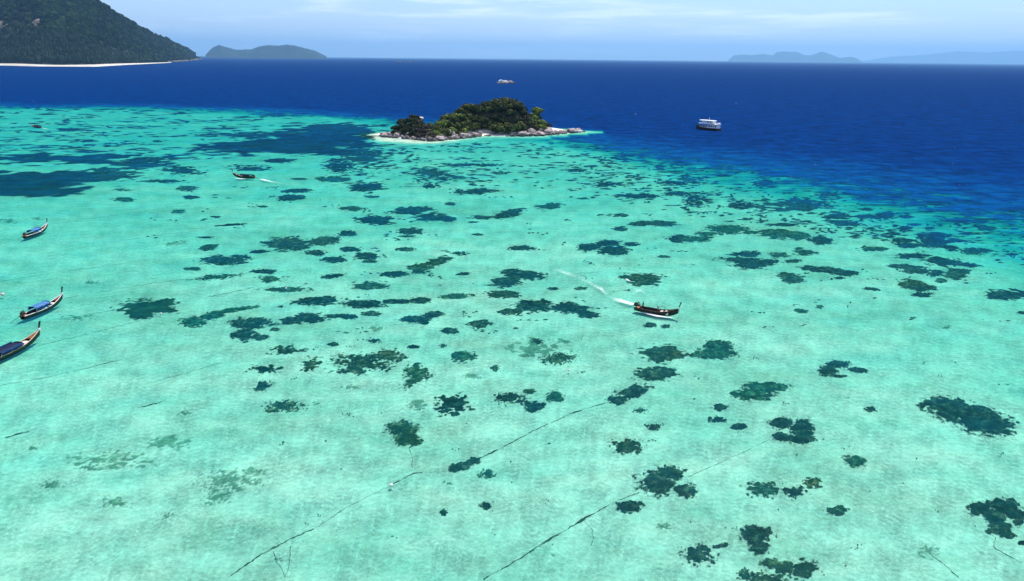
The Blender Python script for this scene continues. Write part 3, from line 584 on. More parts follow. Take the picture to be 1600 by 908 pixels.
P(G, 'a', (520, 205, 330, 70), (800, 120, 200, 70)); P(G, 'a', (1070, 300, 260, 90), (1000, 380, 140, 60), (1170, 260, 120, 40)); P(G, 'a', (430, 243, 110, 22)); P(G, 'a', (240, 318, 80, 40)); P(G, 'a', (770, 465, 50, 30)); P(G, 'a', (530, 400, 140, 36)); P(G, 'a', (150, 148, 60, 20))

LANDM = [((1030, 482), 'the speeding boat'), ((770, 208), 'the rocky islet'), ((1105, 195), 'the white ferry'), ((62, 478), 'the middle moored boat'), ((56, 360), 'the farthest moored boat'), ((30, 536), 'the nearest moored boat'),
         ((382, 274), 'the small motoring boat'), ((57, 198), 'the tiniest boat'), ((830, 680), 'the long seabed rope'), ((430, 858), 'the lower left rope'), ((880, 838), 'the lower middle rope'), ((1512, 650), 'the big oval reef'), ((888, 580), 'the small white buoy')]
def reef_label(style, comps):
    cx = sum(c[0] for c in comps) / len(comps); cy = sum(c[1] for c in comps) / len(comps)
    wid = max(c[0] + c[2] / 2 for c in comps) - min(c[0] - c[2] / 2 for c in comps)
    size = 'large' if wid > 70 else ('medium' if wid > 38 else 'small')
    kind = {'c': 'dark coral patch', 's': 'ragged coral patch', 'g': 'dark seagrass bed', 'a': 'faint algae patch'}[style]
    shape = 'lobed' if len(comps) > 2 else ('two-part' if len(comps) == 2 else ('streaky' if comps[0][2] > 6 * comps[0][3] else ('oval' if comps[0][2] > 3.2 * comps[0][3] else 'rounded')))
    lm = min(LANDM, key=lambda l: ((l[0][0] - cx) / 1.4) ** 2 + (l[0][1] - cy) ** 2 + (0 if (abs(l[0][0] - cx) + abs(l[0][1] - cy)) > 12 else 1e9))
    dx, dy = cx - lm[0][0], cy - lm[0][1]
    rel = ('right of' if dx > 0 else 'left of') if abs(dx) > 2.2 * abs(dy) else (('nearer than' if dy > 0 else 'beyond') if abs(dy) > 1.2 * abs(dx) else ('nearer and right of' if dy > 0 and dx > 0 else 'nearer and left of' if dy > 0 else 'beyond and right of' if dx > 0 else 'beyond and left of'))
    return f'{size} {shape} {kind} {rel} {lm[1][4:]}', kind, cx, cy
def reef(style, comps, seed):
    Cs = []; 
    for (cx, cy, w, h, ro) in comps:
        p0 = at(cx, cy); d0 = bed1(p0); ca, sa = math.cos(R(ro)), math.sin(R(ro))
        a0 = at(cx + ca * w / 2, cy + sa * w / 2, -d0) - at(cx - ca * w / 2, cy - sa * w / 2, -d0); b0 = at(cx - sa * h / 2, cy + ca * h / 2, -d0) - at(cx + sa * h / 2, cy - ca * h / 2, -d0)
        c0 = at(cx, cy, -d0); Cs.append((c0, a0 / 2, b0 / 2))
    ext = 1.35
    xs0 = min(c.x - ext * (abs(a.x) + abs(b.x)) for c, a, b in Cs); xs1 = max(c.x + ext * (abs(a.x) + abs(b.x)) for c, a, b in Cs)
    ys0 = min(c.y - ext * (abs(a.y) + abs(b.y)) for c, a, b in Cs); ys1 = max(c.y + ext * (abs(a.y) + abs(b.y)) for c, a, b in Cs)
    nx = int(np.clip((xs1 - xs0) / 0.16, 24, 72)); ny = int(np.clip((ys1 - ys0) / 0.2, 24, 72))
    X, Y = np.meshgrid(np.linspace(xs0, xs1, nx), np.linspace(ys0, ys1, ny), indexing='ij')
    f = np.full(X.shape, -9.0); sz = 9e9
    for c, a, b in Cs:
        det = a.x * b.y - a.y * b.x; u = ((X - c.x) * b.y - (Y - c.y) * b.x) / det; v = (a.x * (Y - c.y) - a.y * (X - c.x)) / det
        f = np.maximum(f, 1.0 - np.hypot(u, v)); sz = min(sz, a.length, b.length)
    s1 = max(0.5, sz * 0.75); s2 = max(0.25, sz * 0.22)
    n1 = fbm(X / s1, Y / s1, seed, 3) - 0.5; n2 = fbm(X / s2, Y / s2, seed + 9, 3) - 0.5
    amp = {'c': (0.95, 1.15), 's': (1.3, 2.3), 'g': (1.2, 1.0), 'a': (1.5, 2.8)}[style]
    f = f + n1 * amp[0] + n2 * amp[1] + {'c': 0.06, 's': -0.06, 'g': 0.05, 'a': -0.16}[style]
    hm = {'c': 0.32, 's': 0.25, 'g': 0.15, 'a': 0.10}[style]; sl = {'c': 0.46, 's': 0.44, 'g': 0.42, 'a': 0.55}[style]; tp = {'c': 1.0, 's': 0.95, 'g': 1.0, 'a': 0.62}[style]
    far_ = min(1.0, 120.0 / math.hypot(xs0, ys0))
    z = bed(X, Y) + 0.05 + np.clip(f * 1.2, 0, 1) * hm * far_ * (0.6 + 0.8 * fbm(X / 0.7, Y / 0.7, seed + 3, 2))
    cov = np.clip((f + 0.18) / sl, 0, 1) * tp
    V = np.stack([X, Y, z], -1).reshape(-1, 3); ok = f > -0.18

    any_ = ok[:-1, :-1] | ok[1:, :-1] | ok[:-1, 1:] | ok[1:, 1:]; idx = np.arange(nx * ny).reshape(nx, ny)
    q_ = np.stack([idx[:-1, :-1][any_], idx[1:, :-1][any_], idx[1:, 1:][any_], idx[:-1, 1:][any_]], -1)
    if not len(q_): return None
    used, inv = np.unique(q_.ravel(), return_inverse=True)
    c0 = V[used].mean(0); 
    o = obj({'c': 'coral_patch', 's': 'coral_patch', 'g': 'seagrass_bed', 'a': 'algae_patch'}[style], (V[used] - c0).tolist(), inv.reshape(-1, 4).tolist(), {'c': m_coral, 's': m_coral, 'g': m_grass, 'a': m_algae}[style], smooth=True, loc=c0)
    at_c = o.data.attributes.new('cover', 'FLOAT', 'POINT'); at_c.data.foreach_set('value', cov.ravel()[used].astype(np.float32))
    return o
made = []
for i, (st, comps) in enumerate(PATCH):
    o = reef(st, comps, 1000 + i * 13)
    if o: made.append((o, *reef_label(st, comps)))
from collections import defaultdict
byl = defaultdict(list)
for m_ in made: byl[m_[1]].append(m_)
ORD = ['first', 'second', 'third', 'fourth', 'fifth', 'sixth', 'seventh', 'eighth', 'ninth', 'tenth', 'eleventh', 'twelfth']
for lab, lst in byl.items():
    lst.sort(key=lambda t: t[3])
    for j, (o, l_, kind, cx, cy) in enumerate(lst):
        full = l_ if len(lst) == 1 else l_ + ', ' + ('leftmost' if j == 0 else 'rightmost' if j == len(lst) - 1 else ORD[j] + ' from left')
        tag(o, full, ' '.join(kind.split()[1:]), {'c': 'coral patches in the lagoon', 'd': 'seagrass beds in the lagoon'}.get('c' if 'coral' in kind else 'd' if 'seagrass' in kind else '', 'faint algae patches in the lagoon'))

# small corals past counting
V = []; Fc = []; SC = []
def speck(px, py, w, h):
    p0 = at(px, py); d0 = float(depth(np.array([p0.x]), np.array([p0.y]))[0]); 
    if d0 > 11 or d0 < 0.6: return
    d0 = bed1(p0)
    c = at(px, py, -d0); a = (at(px + w * 0.62, py, -d0) - c); b = (at(px, py + h * 0.62, -d0) - c); i = len(V); k = 9
    V.append((c.x, c.y, c.z + 0.14)); SC.append(1.0)
    for j in range(k):
        t = 6.283 * j / k; r = random.uniform(0.55, 1.2); p = c + a * math.cos(t) * r + b * math.sin(t) * r; V.append((p.x, p.y, p.z + 0.04)); SC.append(random.uniform(0.0, 0.25))
    for j in range(k): Fc.append((i, i + 1 + j, i + 1 + (j + 1) % k))
ex_ = [p[0] for p in EDGE]; ey_ = [p[1] for p in EDGE]
def chain(px, py, w, h):                # a few specks lying together
    for _ in range(random.randint(1, 5)): speck(px + random.gauss(0, w * 0.8), py + random.gauss(0, h * 0.7), w * random.uniform(0.4, 1.1), h * random.uniform(0.5, 1.1))
for _ in range(420):
    x = random.uniform(880, 1700); t = random.random() ** 0.85; chain(x, np.interp(x, ex_, ey_) - 2 + t * 95, random.uniform(7, 26), random.uniform(1.6, 4.2) * (0.7 + 0.5 * t))
for _ in range(330):
    x = random.uniform(-60, 620); chain(x, 168 + 76 * random.random(), random.uniform(10, 40), random.uniform(1.1, 2.6))
for _ in range(260):
    x = random.uniform(540, 1100); chain(x, random.uniform(222, 292), random.uniform(8, 26), random.uniform(1.4, 3.2))
for _ in range(150):
    x = random.uniform(230, 1640); chain(x, random.uniform(290, 520), random.uniform(4, 12), random.uniform(1.4, 3.2))
for _ in range(70):
    x = random.uniform(420, 1640); chain(x, random.uniform(520, 900), random.uniform(2.5, 8), random.uniform(1.5, 4))
o = obj('scattered_corals', V, Fc, m_coral); a2 = o.data.attributes.new('cover', 'FLOAT', 'POINT'); a2.data.foreach_set('value', SC)
tag(o, 'small scattered corals speckling the sand towards the drop-off', 'corals', kind='stuff')

# ropes along the sea bed
m_rope = bpy.data.materials.new('weedy_rope'); m_rope.use_nodes = True; q = NT(m_rope.node_tree); p_ = q.n('ShaderNodeNewGeometry').outputs['Position']
a = q.noise(p_, 1.5, 3, 0.6); bur = q.mapr(q.noise(p_, 0.45, 3, 0.7), 0.36, 0.60, 0.12, 0.88, True)   # partly buried in the sand
q.n('ShaderNodeOutputMaterial', Surface=q.mixsh(bur, q.n('ShaderNodeBsdfTransparent'), q.n('ShaderNodeBsdfDiffuse', Color=q.ramp(a, [(0.35, (0.008, 0.018, 0.014)), (0.65, (0.05, 0.07, 0.045))]))))
def rope(pts, rad, label, knots=(), cat='rope', name='mooring_rope'):
    bm = bmesh.new(); P_ = []; Rr = []
    for (x0, y0), (x1, y1) in zip(pts, pts[1:]):
        N_ = max(4, int(math.hypot(x1 - x0, y1 - y0) / 4))
        for i in range(N_):
            t = i / N_; x = x0 + (x1 - x0) * t + random.gauss(0, 0.5); y = y0 + (y1 - y0) * t + random.gauss(0, 0.35)
            p = at(x, y); p = at(x, y, -bed1(p) + rad * 0.8)
            P_.append(p); kf = sum(k_[1] * math.exp(-((x - k_[0]) / k_[2]) ** 2) for k_ in knots)
            Rr.append(rad * (random.uniform(0.35, 1.25) + kf))
    tube(bm, P_, Rr, 5); c = P_[len(P_) // 2].copy(); bmesh.ops.translate(bm, verts=bm.verts, vec=-c); o = bobj(name, bm, m_rope); o.location = c
    return tag(o, label, cat, 'ropes lying on the lagoon floor')
rope([(360, 900), (405, 868), (428, 856), (462, 838), (494, 824)], 0.065, 'dark rope on pale sand at the lower left edge', [(425, 1.3, 9)])
rope([(524, 805), (530, 800), (534, 797)], 0.07, 'tiny dark rope end lying right above the lower left rope')
rope([(494, 824), (512, 813), (524, 805)], 0.03, 'faint rope joining the lower left rope and the tiny rope end')
rope([(534, 797), (570, 778), (611, 759)], 0.028, 'faint rope rising from the tiny rope end to the white float')
rope([(664, 738), (682, 737), (700, 735)], 0.03, 'faint rope bridging the short dark rope and the long straight one')
rope([(428, 862), (431, 876), (441, 890), (446, 902), (452, 880), (454, 848)], 0.03, 'thin loose line hanging in a loop off the lower left rope')
rope([(612, 757), (630, 748), (645, 740), (664, 738)], 0.06, 'short dark rope running right from the white float')
rope([(700, 735), (745, 718), (775, 704), (840, 670), (895, 645), (950, 628)], 0.055, 'long straight rope between two coral patches in the middle foreground', [(772, 1.5, 6), (895, 1.8, 10)])
rope([(755, 905), (805, 877), (850, 848), (905, 815), (960, 784), (1002, 768)], 0.06, 'long dark rope crossing the lower middle up to a large coral', [(856, 1.2, 10), (908, 2.2, 7)])
rope([(912, 812), (925, 828), (927, 844), (922, 855)], 0.03, 'thin curved line branching from the lower middle rope')
rope([(640, 702), (645, 716), (644, 735)], 0.035, 'thin line hanging down from the rounded coral above the white float')
rope([(8, 684), (34, 677), (50, 673)], 0.09, 'short thick rope piece at the left edge of the lower sand', [(34, 1.5, 4)])
rope([(215, 637), (236, 632), (256, 627)], 0.08, 'short knotted rope piece on the sand right of the left edge', [(236, 1.0, 6)])
rope([(0, 602), (60, 592), (130, 577), (195, 560)], 0.032, 'faint long rope below the nearest moored boat', [(170, 1, 12)])
rope([(60, 540), (130, 524), (210, 503), (285, 484)], 0.032, 'faint rope leading from the nearest moored boat to a seagrass bed')
rope([(100, 466), (160, 456), (240, 442), (300, 435), (370, 428)], 0.032, 'faint rope leading right from the middle moored boat\'s bow')
rope([(70, 352), (150, 340), (230, 330), (300, 358), (340, 352)], 0.032, 'faint rope beyond the farthest moored boat')
rope([(0, 440), (70, 428), (150, 418), (240, 405)], 0.032, 'faint rope on sand above the middle moored boat')
rope([(90, 500), (180, 484), (260, 470)], 0.032, 'faint rope between the two nearest moored longtail boats')
rope([(120, 388), (190, 376), (260, 366), (310, 360), (350, 351), (380, 349)], 0.032, 'faint rope with a dark end right of the farthest moored boat', [(365, 1.5, 12)])
rope([(320, 465), (370, 455), (400, 448)], 0.06, 'short rope left of the oval coral in the left middle')
rope([(230, 600), (300, 580), (350, 565)], 0.032, 'faint rope on sand in the left middle foreground', [(340, 1, 8)])
rope([(1555, 840), (1553, 855), (1575, 868), (1600, 880)], 0.04, 'thin line under the lobed coral at the right edge')
rope([(1455, 868), (1480, 885), (1500, 905)], 0.05, 'thin rope at the lower right running off the bottom edge')
rope([(1075, 745), (1120, 725), (1165, 705), (1205, 685)], 0.025, 'faint rope leading up to the two lobed coral in the right foreground')

# ------------------------------------------------------------------ boats
m_hullk = material('black_hull', (0.010, 0.009, 0.009), (0.03, 0.024, 0.02), 2, 0.5)
m_hullb = material('brown_hull', (0.05, 0.022, 0.012), (0.11, 0.05, 0.025), 2, 0.5)
m_wood = material('brown_deck', (0.30, 0.11, 0.045), (0.46, 0.20, 0.09), 3, 0.6)
m_red = material('red_deck', (0.30, 0.04, 0.035), (0.42, 0.07, 0.06), 3, 0.55)
m_plank = material('pale_plank', (0.50, 0.40, 0.34), (0.68, 0.58, 0.50), 4, 0.7)
m_inner = material('dark_inside', (0.02, 0.016, 0.013), (0.06, 0.045, 0.035), 3, 0.8)
m_trim = material('white_trim', (0.60, 0.56, 0.50), (0.78, 0.74, 0.68), 4, 0.6)
m_tan = material('tan_trim', (0.42, 0.30, 0.20), (0.55, 0.42, 0.30), 4, 0.6)
m_blue = material('blue_tarp', (0.08, 0.26, 0.56), (0.13, 0.34, 0.66), 1.5, 0.5, bump=0.3)
m_navy = material('navy_tarp', (0.010, 0.016, 0.05), (0.02, 0.03, 0.085), 1.5, 0.6, bump=0.3)
m_navyw = material('blue_side', (0.015, 0.05, 0.16), (0.03, 0.09, 0.26), 1.5, 0.6)
m_pink = material('pink_cloth', (0.62, 0.36, 0.36), (0.78, 0.55, 0.55), 2, 0.8, bump=0.4)
m_cloth = material('white_cloth', (0.74, 0.72, 0.70), (0.85, 0.83, 0.80), 3, 0.8)
m_iron = material('engine_iron', (0.015, 0.015, 0.015), (0.06, 0.055, 0.05), 6, 0.5)
m_skin = material('skin', (0.22, 0.12, 0.08), (0.27, 0.15, 0.10), 4, 0.6)
m_hair = material('hair', (0.008, 0.007, 0.006), (0.015, 0.012, 0.010), 8, 0.5)
m_shirt = material('dark_shirt', (0.015, 0.02, 0.022), (0.03, 0.035, 0.04), 6, 0.8)
m_short = material('dark_shorts', (0.02, 0.018, 0.02), (0.04, 0.035, 0.035), 6, 0.8)

L_ = 11.0
def beam(t): return 0.98 * (1 - max(0, (t - 0.35) / 0.65) ** 2.0) * (0.62 + 0.38 * min(1, t / 0.3)) + 0.03
def sheer(t): return 0.62 + 0.10 * (1 - t) + 1.35 * max(0, (t - 0.45) / 0.55) ** 2.2
def keel(t): return -0.35 + 0.18 * max(0, 0.25 - t) / 0.25 + 1.25 * max(0, (t - 0.62) / 0.38) ** 2.4
def hull_parts(root, mh, mtrim, mdeck, nb=2):
    NS = 26; bm = bmesh.new(); rows = []
    for i in range(NS + 1):
        t = i / NS; x = (t - 0.5) * L_; b_, zs, zk = beam(t), sheer(t), keel(t); hi = zs - 0.0
        outer = [(0, zk), (b_ * 0.55, zk + 0.12 * (zs - zk)), (b_ * 0.86, zk + 0.5 * (zs - zk)), (b_, hi)]
        fl = max(zk + 0.22, min(0.05, zs - 0.12)); b2 = max(0.01, b_ - 0.07)
        inner = [(b2, hi), (b2 * 0.86, max(fl, hi - 0.35)), (b2 * 0.7, fl), (0, fl)]
        ring = [(-y, z) for y, z in inner[::-1][0:]] ; 
        prof = [(y, z) for y, z in outer] + inner
        full = [(-y, z) for y, z in prof[::-1][1:-1]] 
        ringp = prof[:] + [(-y, z) for y, z in prof[::-1][1:]][:-1]
        rows.append([bm.verts.new((x, y, z)) for y, z in ringp])
    m_ = len(rows[0])
    for A_, B_ in zip(rows, rows[1:]):
        for k_ in range(m_): bm.faces.new((A_[k_], B_[k_], B_[(k_ + 1) % m_], A_[(k_ + 1) % m_]))
    bm.faces.new(rows[0]); bm.faces.new(rows[-1][::-1]); bmesh.ops.recalc_face_normals(bm, faces=bm.faces)
    bobj('hull', bm, mh, root)
    bm = bmesh.new()                                     # inside floor boards
    for i in range(4, 18):
        t = i / NS; bx(bm, ((t - 0.5) * L_, 0, 0.10), (0.36, beam(t) * 1.25, 0.03))
    bobj('floor', bm, m_inner, root)
    for sgn in (-1, 1):
        bm = bmesh.new(); tube(bm, [((i / NS - 0.5) * L_, sgn * (beam(i / NS) - 0.01), sheer(i / NS) + 0.035) for i in range(NS + 1)], 0.075, 6); bobj('gunwale', bm, mtrim, root)
    bm = bmesh.new(); ra = []                            # fore deck
    for i in range(8):
        t = 0.80 + 0.19 * i / 7; x = (t - 0.5) * L_; w = beam(t) - 0.06; ra.append((bm.verts.new((x, -w, sheer(t) - 0.04)), bm.verts.new((x, 0, sheer(t) + 0.04)), bm.verts.new((x, w, sheer(t) - 0.04))))
    for a_, b_ in zip(ra, ra[1:]):
        for k_ in (0, 1): bm.faces.new((a_[k_], b_[k_], b_[k_ + 1], a_[k_ + 1]))
    bmesh.ops.solidify(bm, geom=bm.faces[:], thickness=0.05); bobj('foredeck', bm, mdeck, root)
    for t, w in ((0.735, 0.62), (0.625, 0.55))[:nb]:
        bm = bmesh.new(); bx(bm, ((t - 0.5) * L_, 0, sheer(t) - 0.16), (w * 1.25, 2 * beam(t) - 0.2, 0.06)); bobj('bench', bm, m_plank, root)
    bm = bmesh.new(); bx(bm, ((0.06 - 0.5) * L_, 0, sheer(.06) - 0.08), (1.0, 2 * beam(.06) - 0.14, 0.06)); bobj('stern_deck', bm, m_wood, root)
    xb = 0.5 * L_; zb = sheer(1)                         # tall prow post and its sash
    bm = bmesh.new(); tube(bm, [(xb - 0.12, 0, zb - 0.8), (xb + 0.02, 0, zb), (xb + 0.16, 0, zb + 0.7), (xb + 0.42, 0, zb + 1.45), (xb + 0.50, 0, zb + 1.62)], [0.10, 0.12, 0.13, 0.16, 0.15], 6); bobj('prow_post', bm, m_hullk, root)
    bm = bmesh.new(); tube(bm, [(xb - 0.02, 0, zb - 0.14), (xb + 0.02, 0, zb + 0.1), (xb + 0.09, 0, zb + 0.36)], [0.19, 0.23, 0.18], 8); tube(bm, [(xb + 0.05, 0, zb + .1), (xb + 0.26, 0, zb - 0.35), (xb + 0.28, 0.02, zb - 0.85)], [0.1, 0.09, 0.04], 5)
    bobj('sash', bm, m_cloth, root)
def engine(root, lift=0.0):
    bm = bmesh.new(); x0 = -0.5 * L_ + 0.25
    bx(bm, (x0, 0, 1.22), (0.95, 0.55, 0.6)); bx(bm, (x0 + 0.05, 0, 1.62), (0.6, 0.42, 0.3)); tube(bm, [(x0, 0, 0.62), (x0, 0, 1.1)], 0.10); tube(bm, [(x0 + 0.4, 0.2, 1.5), (x0 + 0.5, 0.2, 1.95)], 0.07)
    bmesh.ops.bevel(bm, geom=[e for e in bm.edges if e.calc_length() > 0.28], offset=0.04, segments=1, affect='EDGES')
    en = bobj('engine', bm, m_iron, root)
    bm = bmesh.new(); tube(bm, [(x0 - 0.4, 0, 1.2), (x0 - 1.6, 0, 0.45 + lift), (x0 - 3.4, 0, -0.25 + 2 * lift)], [0.07, 0.05, 0.04]); bobj('tail_shaft', bm, m_iron, en)
    bm = bmesh.new(); tube(bm, [(x0 + 0.4, 0, 1.35), (x0 + 1.5, 0, 1.6)], 0.035); bobj('tiller', bm, m_iron, en)
def canopy(root, mt, ms, t0=0.24, t1=0.60, zc=1.95, sides=True):
    x0, x1 = (t0 - 0.5) * L_, (t1 - 0.5) * L_; bm = bmesh.new(); NX, NY = 10, 8; g_ = []
    for i in range(NX + 1):
        x = x0 + (x1 - x0) * i / NX; row = []
        for j in range(NY + 1):
            v = j / NY * 2 - 1; row.append(bm.verts.new((x, v * 1.12, zc - 0.34 * v * v + 0.05 * math.sin(i * 1.9) - 0.10 * abs(math.sin(i / NX * math.pi * 3)))))
        g_.append(row)
    for i in range(NX):
        for j in range(NY): bm.faces.new((g_[i][j], g_[i + 1][j], g_[i + 1][j + 1], g_[i][j + 1]))
    bmesh.ops.solidify(bm, geom=bm.faces[:], thickness=0.03); bobj('canopy', bm, mt, root, True)
    for x in (x0 + 0.15, (x0 + x1) / 2, x1 - 0.15):
        for sg in (-1, 1):
            bm = bmesh.new(); tube(bm, [(x, sg * 0.92, 0.55), (x, sg * 1.02, zc - 0.32)], 0.035); bobj('canopy_post', bm, m_trim, root)
    if sides:                                            # rolled side curtains
        for sg in (-1, 1):
            bm = bmesh.new(); bx(bm, ((x0 + x1) / 2, sg * 1.02, 1.28), (x1 - x0 - 0.4, 0.06, 0.55)); bobj('side_curtain', bm, ms, root)

def skin_obj(name, joints, edges, mat, parent, sub=1):
    me = bpy.data.meshes.new(name); me.from_pydata([j[0] for j in joints], edges, []); o = bpy.data.objects.new(name, me); COL.objects.link(o); o.parent = parent; me.materials.append(mat)
    md = o.modifiers.new('skin', 'SKIN'); md.use_smooth_shade = True
    lay = me.skin_vertices[0] if me.skin_vertices else None
    if lay is None:
        bm = bmesh.new(); bm.from_mesh(me); bm.verts.layers.skin.verify(); bm.to_mesh(me); bm.free(); lay = me.skin_vertices[0]
    for i, j in enumerate(joints): lay.data[i].radius = (j[1], j[1]) if not hasattr(j[1], '__len__') else j[1]; lay.data[i].use_root = (i == 0)
    s_ = o.modifiers.new('sub', 'SUBSURF'); s_.levels = s_.render_levels = sub
    return o
def person(loc, rz, label, sit=False, arm=0.35, shirt=None):
    e = empty('person', loc, rz); zo = -0.42 if sit else 0.0
    J = []; Ed = []
    def j(p, r_, par=None):
        J.append(((p[0], p[1], p[2]), r_)); 
        if par is not None: Ed.append((par, len(J) - 1))
        return len(J) - 1
    hip = j((0, 0, 0.95 + zo), (0.13, 0.10)); ab = j((0, 0, 1.12 + zo), (0.125, 0.095), hip); ch = j((0.02, 0, 1.32 + zo), (0.15, 0.11), ab); nk = j((0.03, 0, 1.47 + zo), 0.055, ch)
    h1 = j((0.06, 0, 1.56 + zo), (0.075, 0.085), nk); h2 = j((0.05, 0, 1.66 + zo), (0.085, 0.095), h1); j((0.04, 0, 1.73 + zo), 0.06, h2); j((0.155, 0, 1.60 + zo), 0.016, h1)
    for s_ in (-1, 1):
        sh = j((0.02, s_ * 0.19, 1.41 + zo), 0.062, ch); el = j((0.10 + arm * 0.3, s_ * 0.25, 1.14 + zo), 0.044, sh); wr = j((0.22 + arm * 0.6, s_ * 0.2, 0.98 + arm * 0.4 + zo), 0.03, el); pm = j((0.29 + arm * 0.6, s_ * 0.19, 0.96 + arm * 0.4 + zo), (0.04, 0.02), wr)
        for k_ in range(4):
            y = s_ * 0.19 + (k_ - 1.5) * 0.021; f1 = j((0.34 + arm * .6, y, 0.945 + arm * .4 + zo), 0.0095, pm); j((0.375 + arm * .6 - 0.008 * abs(k_ - 1.2), y, 0.915 + arm * .4 + zo), 0.008, f1)
        th = j((0.27 + arm * .6, s_ * 0.15, 0.945 + arm * .4 + zo), 0.011, pm); j((0.31 + arm * .6, s_ * 0.135, 0.93 + arm * .4 + zo), 0.009, th)
        if sit:
            a1 = j((0.04, s_ * 0.10, 0.52), 0.088, hip); kn = j((0.44, s_ * 0.13, 0.50), 0.062, a1); an = j((0.46, s_ * 0.12, 0.09), 0.042, kn)
            j((0.62, s_ * 0.13, 0.04), 0.035, an)
        else:
            a1 = j((0, s_ * 0.10, 0.86), 0.09, hip); kn = j((0.04, s_ * 0.13, 0.49), 0.062, a1); an = j((0, s_ * 0.14, 0.09), 0.042, kn); j((0.16, s_ * 0.15, 0.035), 0.035, an)
    skin_obj('body', J, Ed, m_skin, e)
    skin_obj('hair', [((0.03, 0, 1.68 + zo), (0.098, 0.105)), ((0.02, 0, 1.75 + zo), 0.07), ((-0.03, 0, 1.62 + zo), 0.08)], [(0, 1), (0, 2)], m_hair, e)
    skin_obj('shirt', [((0, 0, 0.98 + zo), (0.16, 0.125)), ((0, 0, 1.15 + zo), (0.155, 0.12)), ((0.02, 0, 1.34 + zo), (0.17, 0.13)), ((0.025, 0, 1.42 + zo), 0.09), ((0.02, -0.2, 1.40 + zo), 0.085), ((0.02, 0.2, 1.40 + zo), 0.085), ((0.07, -0.24, 1.25 + zo), 0.065), ((0.07, 0.24, 1.25 + zo), 0.065)], [(0, 1), (1, 2), (2, 3), (2, 4), (2, 5), (4, 6), (5, 7)], shirt or m_shirt, e)
    lg = [((0, 0, 0.93 + zo), (0.155, 0.125))]; ed = []
    for s_ in (-1, 1):
        a_ = len(lg); lg += [((0.04, s_ * 0.10, 0.53), 0.11), ((0.34, s_ * 0.125, 0.51), 0.09)] if sit else [((0, s_ * 0.1, 0.84), 0.115), ((0.03, s_ * 0.125, 0.56), 0.09)]; ed += [(0, a_), (a_, a_ + 1)]
    skin_obj('shorts', lg, ed, m_short, e)
    return tag(e, label, 'person')

def boat_at(stern, bow, name='longtail_boat'):           # stern and bow pixels on the water line
    a_, b_ = at(*stern), at(*bow); c = (a_ + b_) / 2; e = empty(name, (c.x, c.y, 0), math.atan2(b_.y - a_.y, b_.x - a_.x)); k_ = (b_ - a_).length / (L_ * 0.93); 
    return e, k_, c
def setscale(e, k_): e.scale = (k_, max(1.0, min(k_, 1.15)), 0.92)
def on(e, p):                                            # a point of the boat in the world
    v = Vector((p[0] * e.scale[0], p[1] * e.scale[1], p[2] * e.scale[2])); v.rotate(e.rotation_euler); return v + e.location
LB = 'longtail boats on the lagoon'
e, k_, c = boat_at((40, 372), (74, 359)); setscale(e, k_); print('boat1', k_, tuple(c)); hull_parts(e, m_hullk, m_trim, m_red); canopy(e, m_blue, m_navyw); engine(e, 0.25)
tag(e, 'moored longtail boat with blue canopy and dark red foredeck, farthest of three moored', 'boat', LB); b1 = e
e, k_, c = boat_at((38, 498), (97, 473)); setscale(e, k_); print('boat2', k_); hull_parts(e, m_hullk, m_trim, m_red); canopy(e, m_blue, m_navyw); engine(e, 0.25)
tag(e, 'moored longtail boat with bright blue canopy and red foredeck, between two other moored boats', 'boat', LB); b2 = e
e, k_, c = boat_at((-24, 571), (61, 531)); setscale(e, k_); print('boat3', k_); hull_parts(e, m_hullk, m_tan, m_wood); canopy(e, m_navy, m_navyw, 0.22, 0.62, 1.55); engine(e, 0.25)
tag(e, 'moored longtail boat with navy canopy and brown foredeck, cut by the left edge', 'boat', LB); b3 = e
e, k_, c = boat_at((994, 484), (1057, 495)); setscale(e, k_); print('boat4', k_); hull_parts(e, m_hullk, m_hullb, m_hullb, 2); engine(e)
bm = bmesh.new(); tube(bm, [(0.6, -0.8, 0.6), (0.6, -0.8, 1.5), (0.6, 0.8, 1.5), (0.6, 0.8, 0.6)], 0.04); tube(bm, [(2.0, -0.7, 0.6), (2.0, -0.7, 1.45), (2.0, 0.7, 1.45), (2.0, 0.7, 0.6)], 0.04); tube(bm, [(0.6, 0.8, 1.5), (2.0, 0.7, 1.45)], 0.04); bobj('awning_frame', bm, m_iron, e)
tag(e, 'dark wooden longtail boat without canopy speeding with a white wake', 'boat', LB); b4 = e
person(on(e, (-3.55, 0.25, 0.2)), e.rotation_euler.z, 'person in dark clothes standing at the stern of the speeding boat', arm=0.1)
person(on(e, (-4.35, -0.45, 0.62)), e.rotation_euler.z + 0.4, 'person in dark clothes seated by the engine of the speeding boat', sit=True)
person(on(e, (0.2, 0.3, 0.12)), e.rotation_euler.z, 'person in a pale pink shirt seated amidships in the speeding boat', sit=True, shirt=m_pink)
bm = bmesh.new(); bx(bm, (0, 0, 0.25), (0.9, 0.7, 0.5)); bx(bm, (0, 0, 0.53), (0.96, 0.76, 0.08)); bmesh.ops.bevel(bm, geom=bm.edges[:], offset=0.04, segments=1, affect='EDGES')
o = bobj('cool_box', bm, m_cloth); o.location = on(b4, (2.6, -0.2, 0.15)); o.rotation_euler.z = b4.rotation_euler.z; tag(o, 'pale box standing inside the speeding boat towards its bow', 'box')
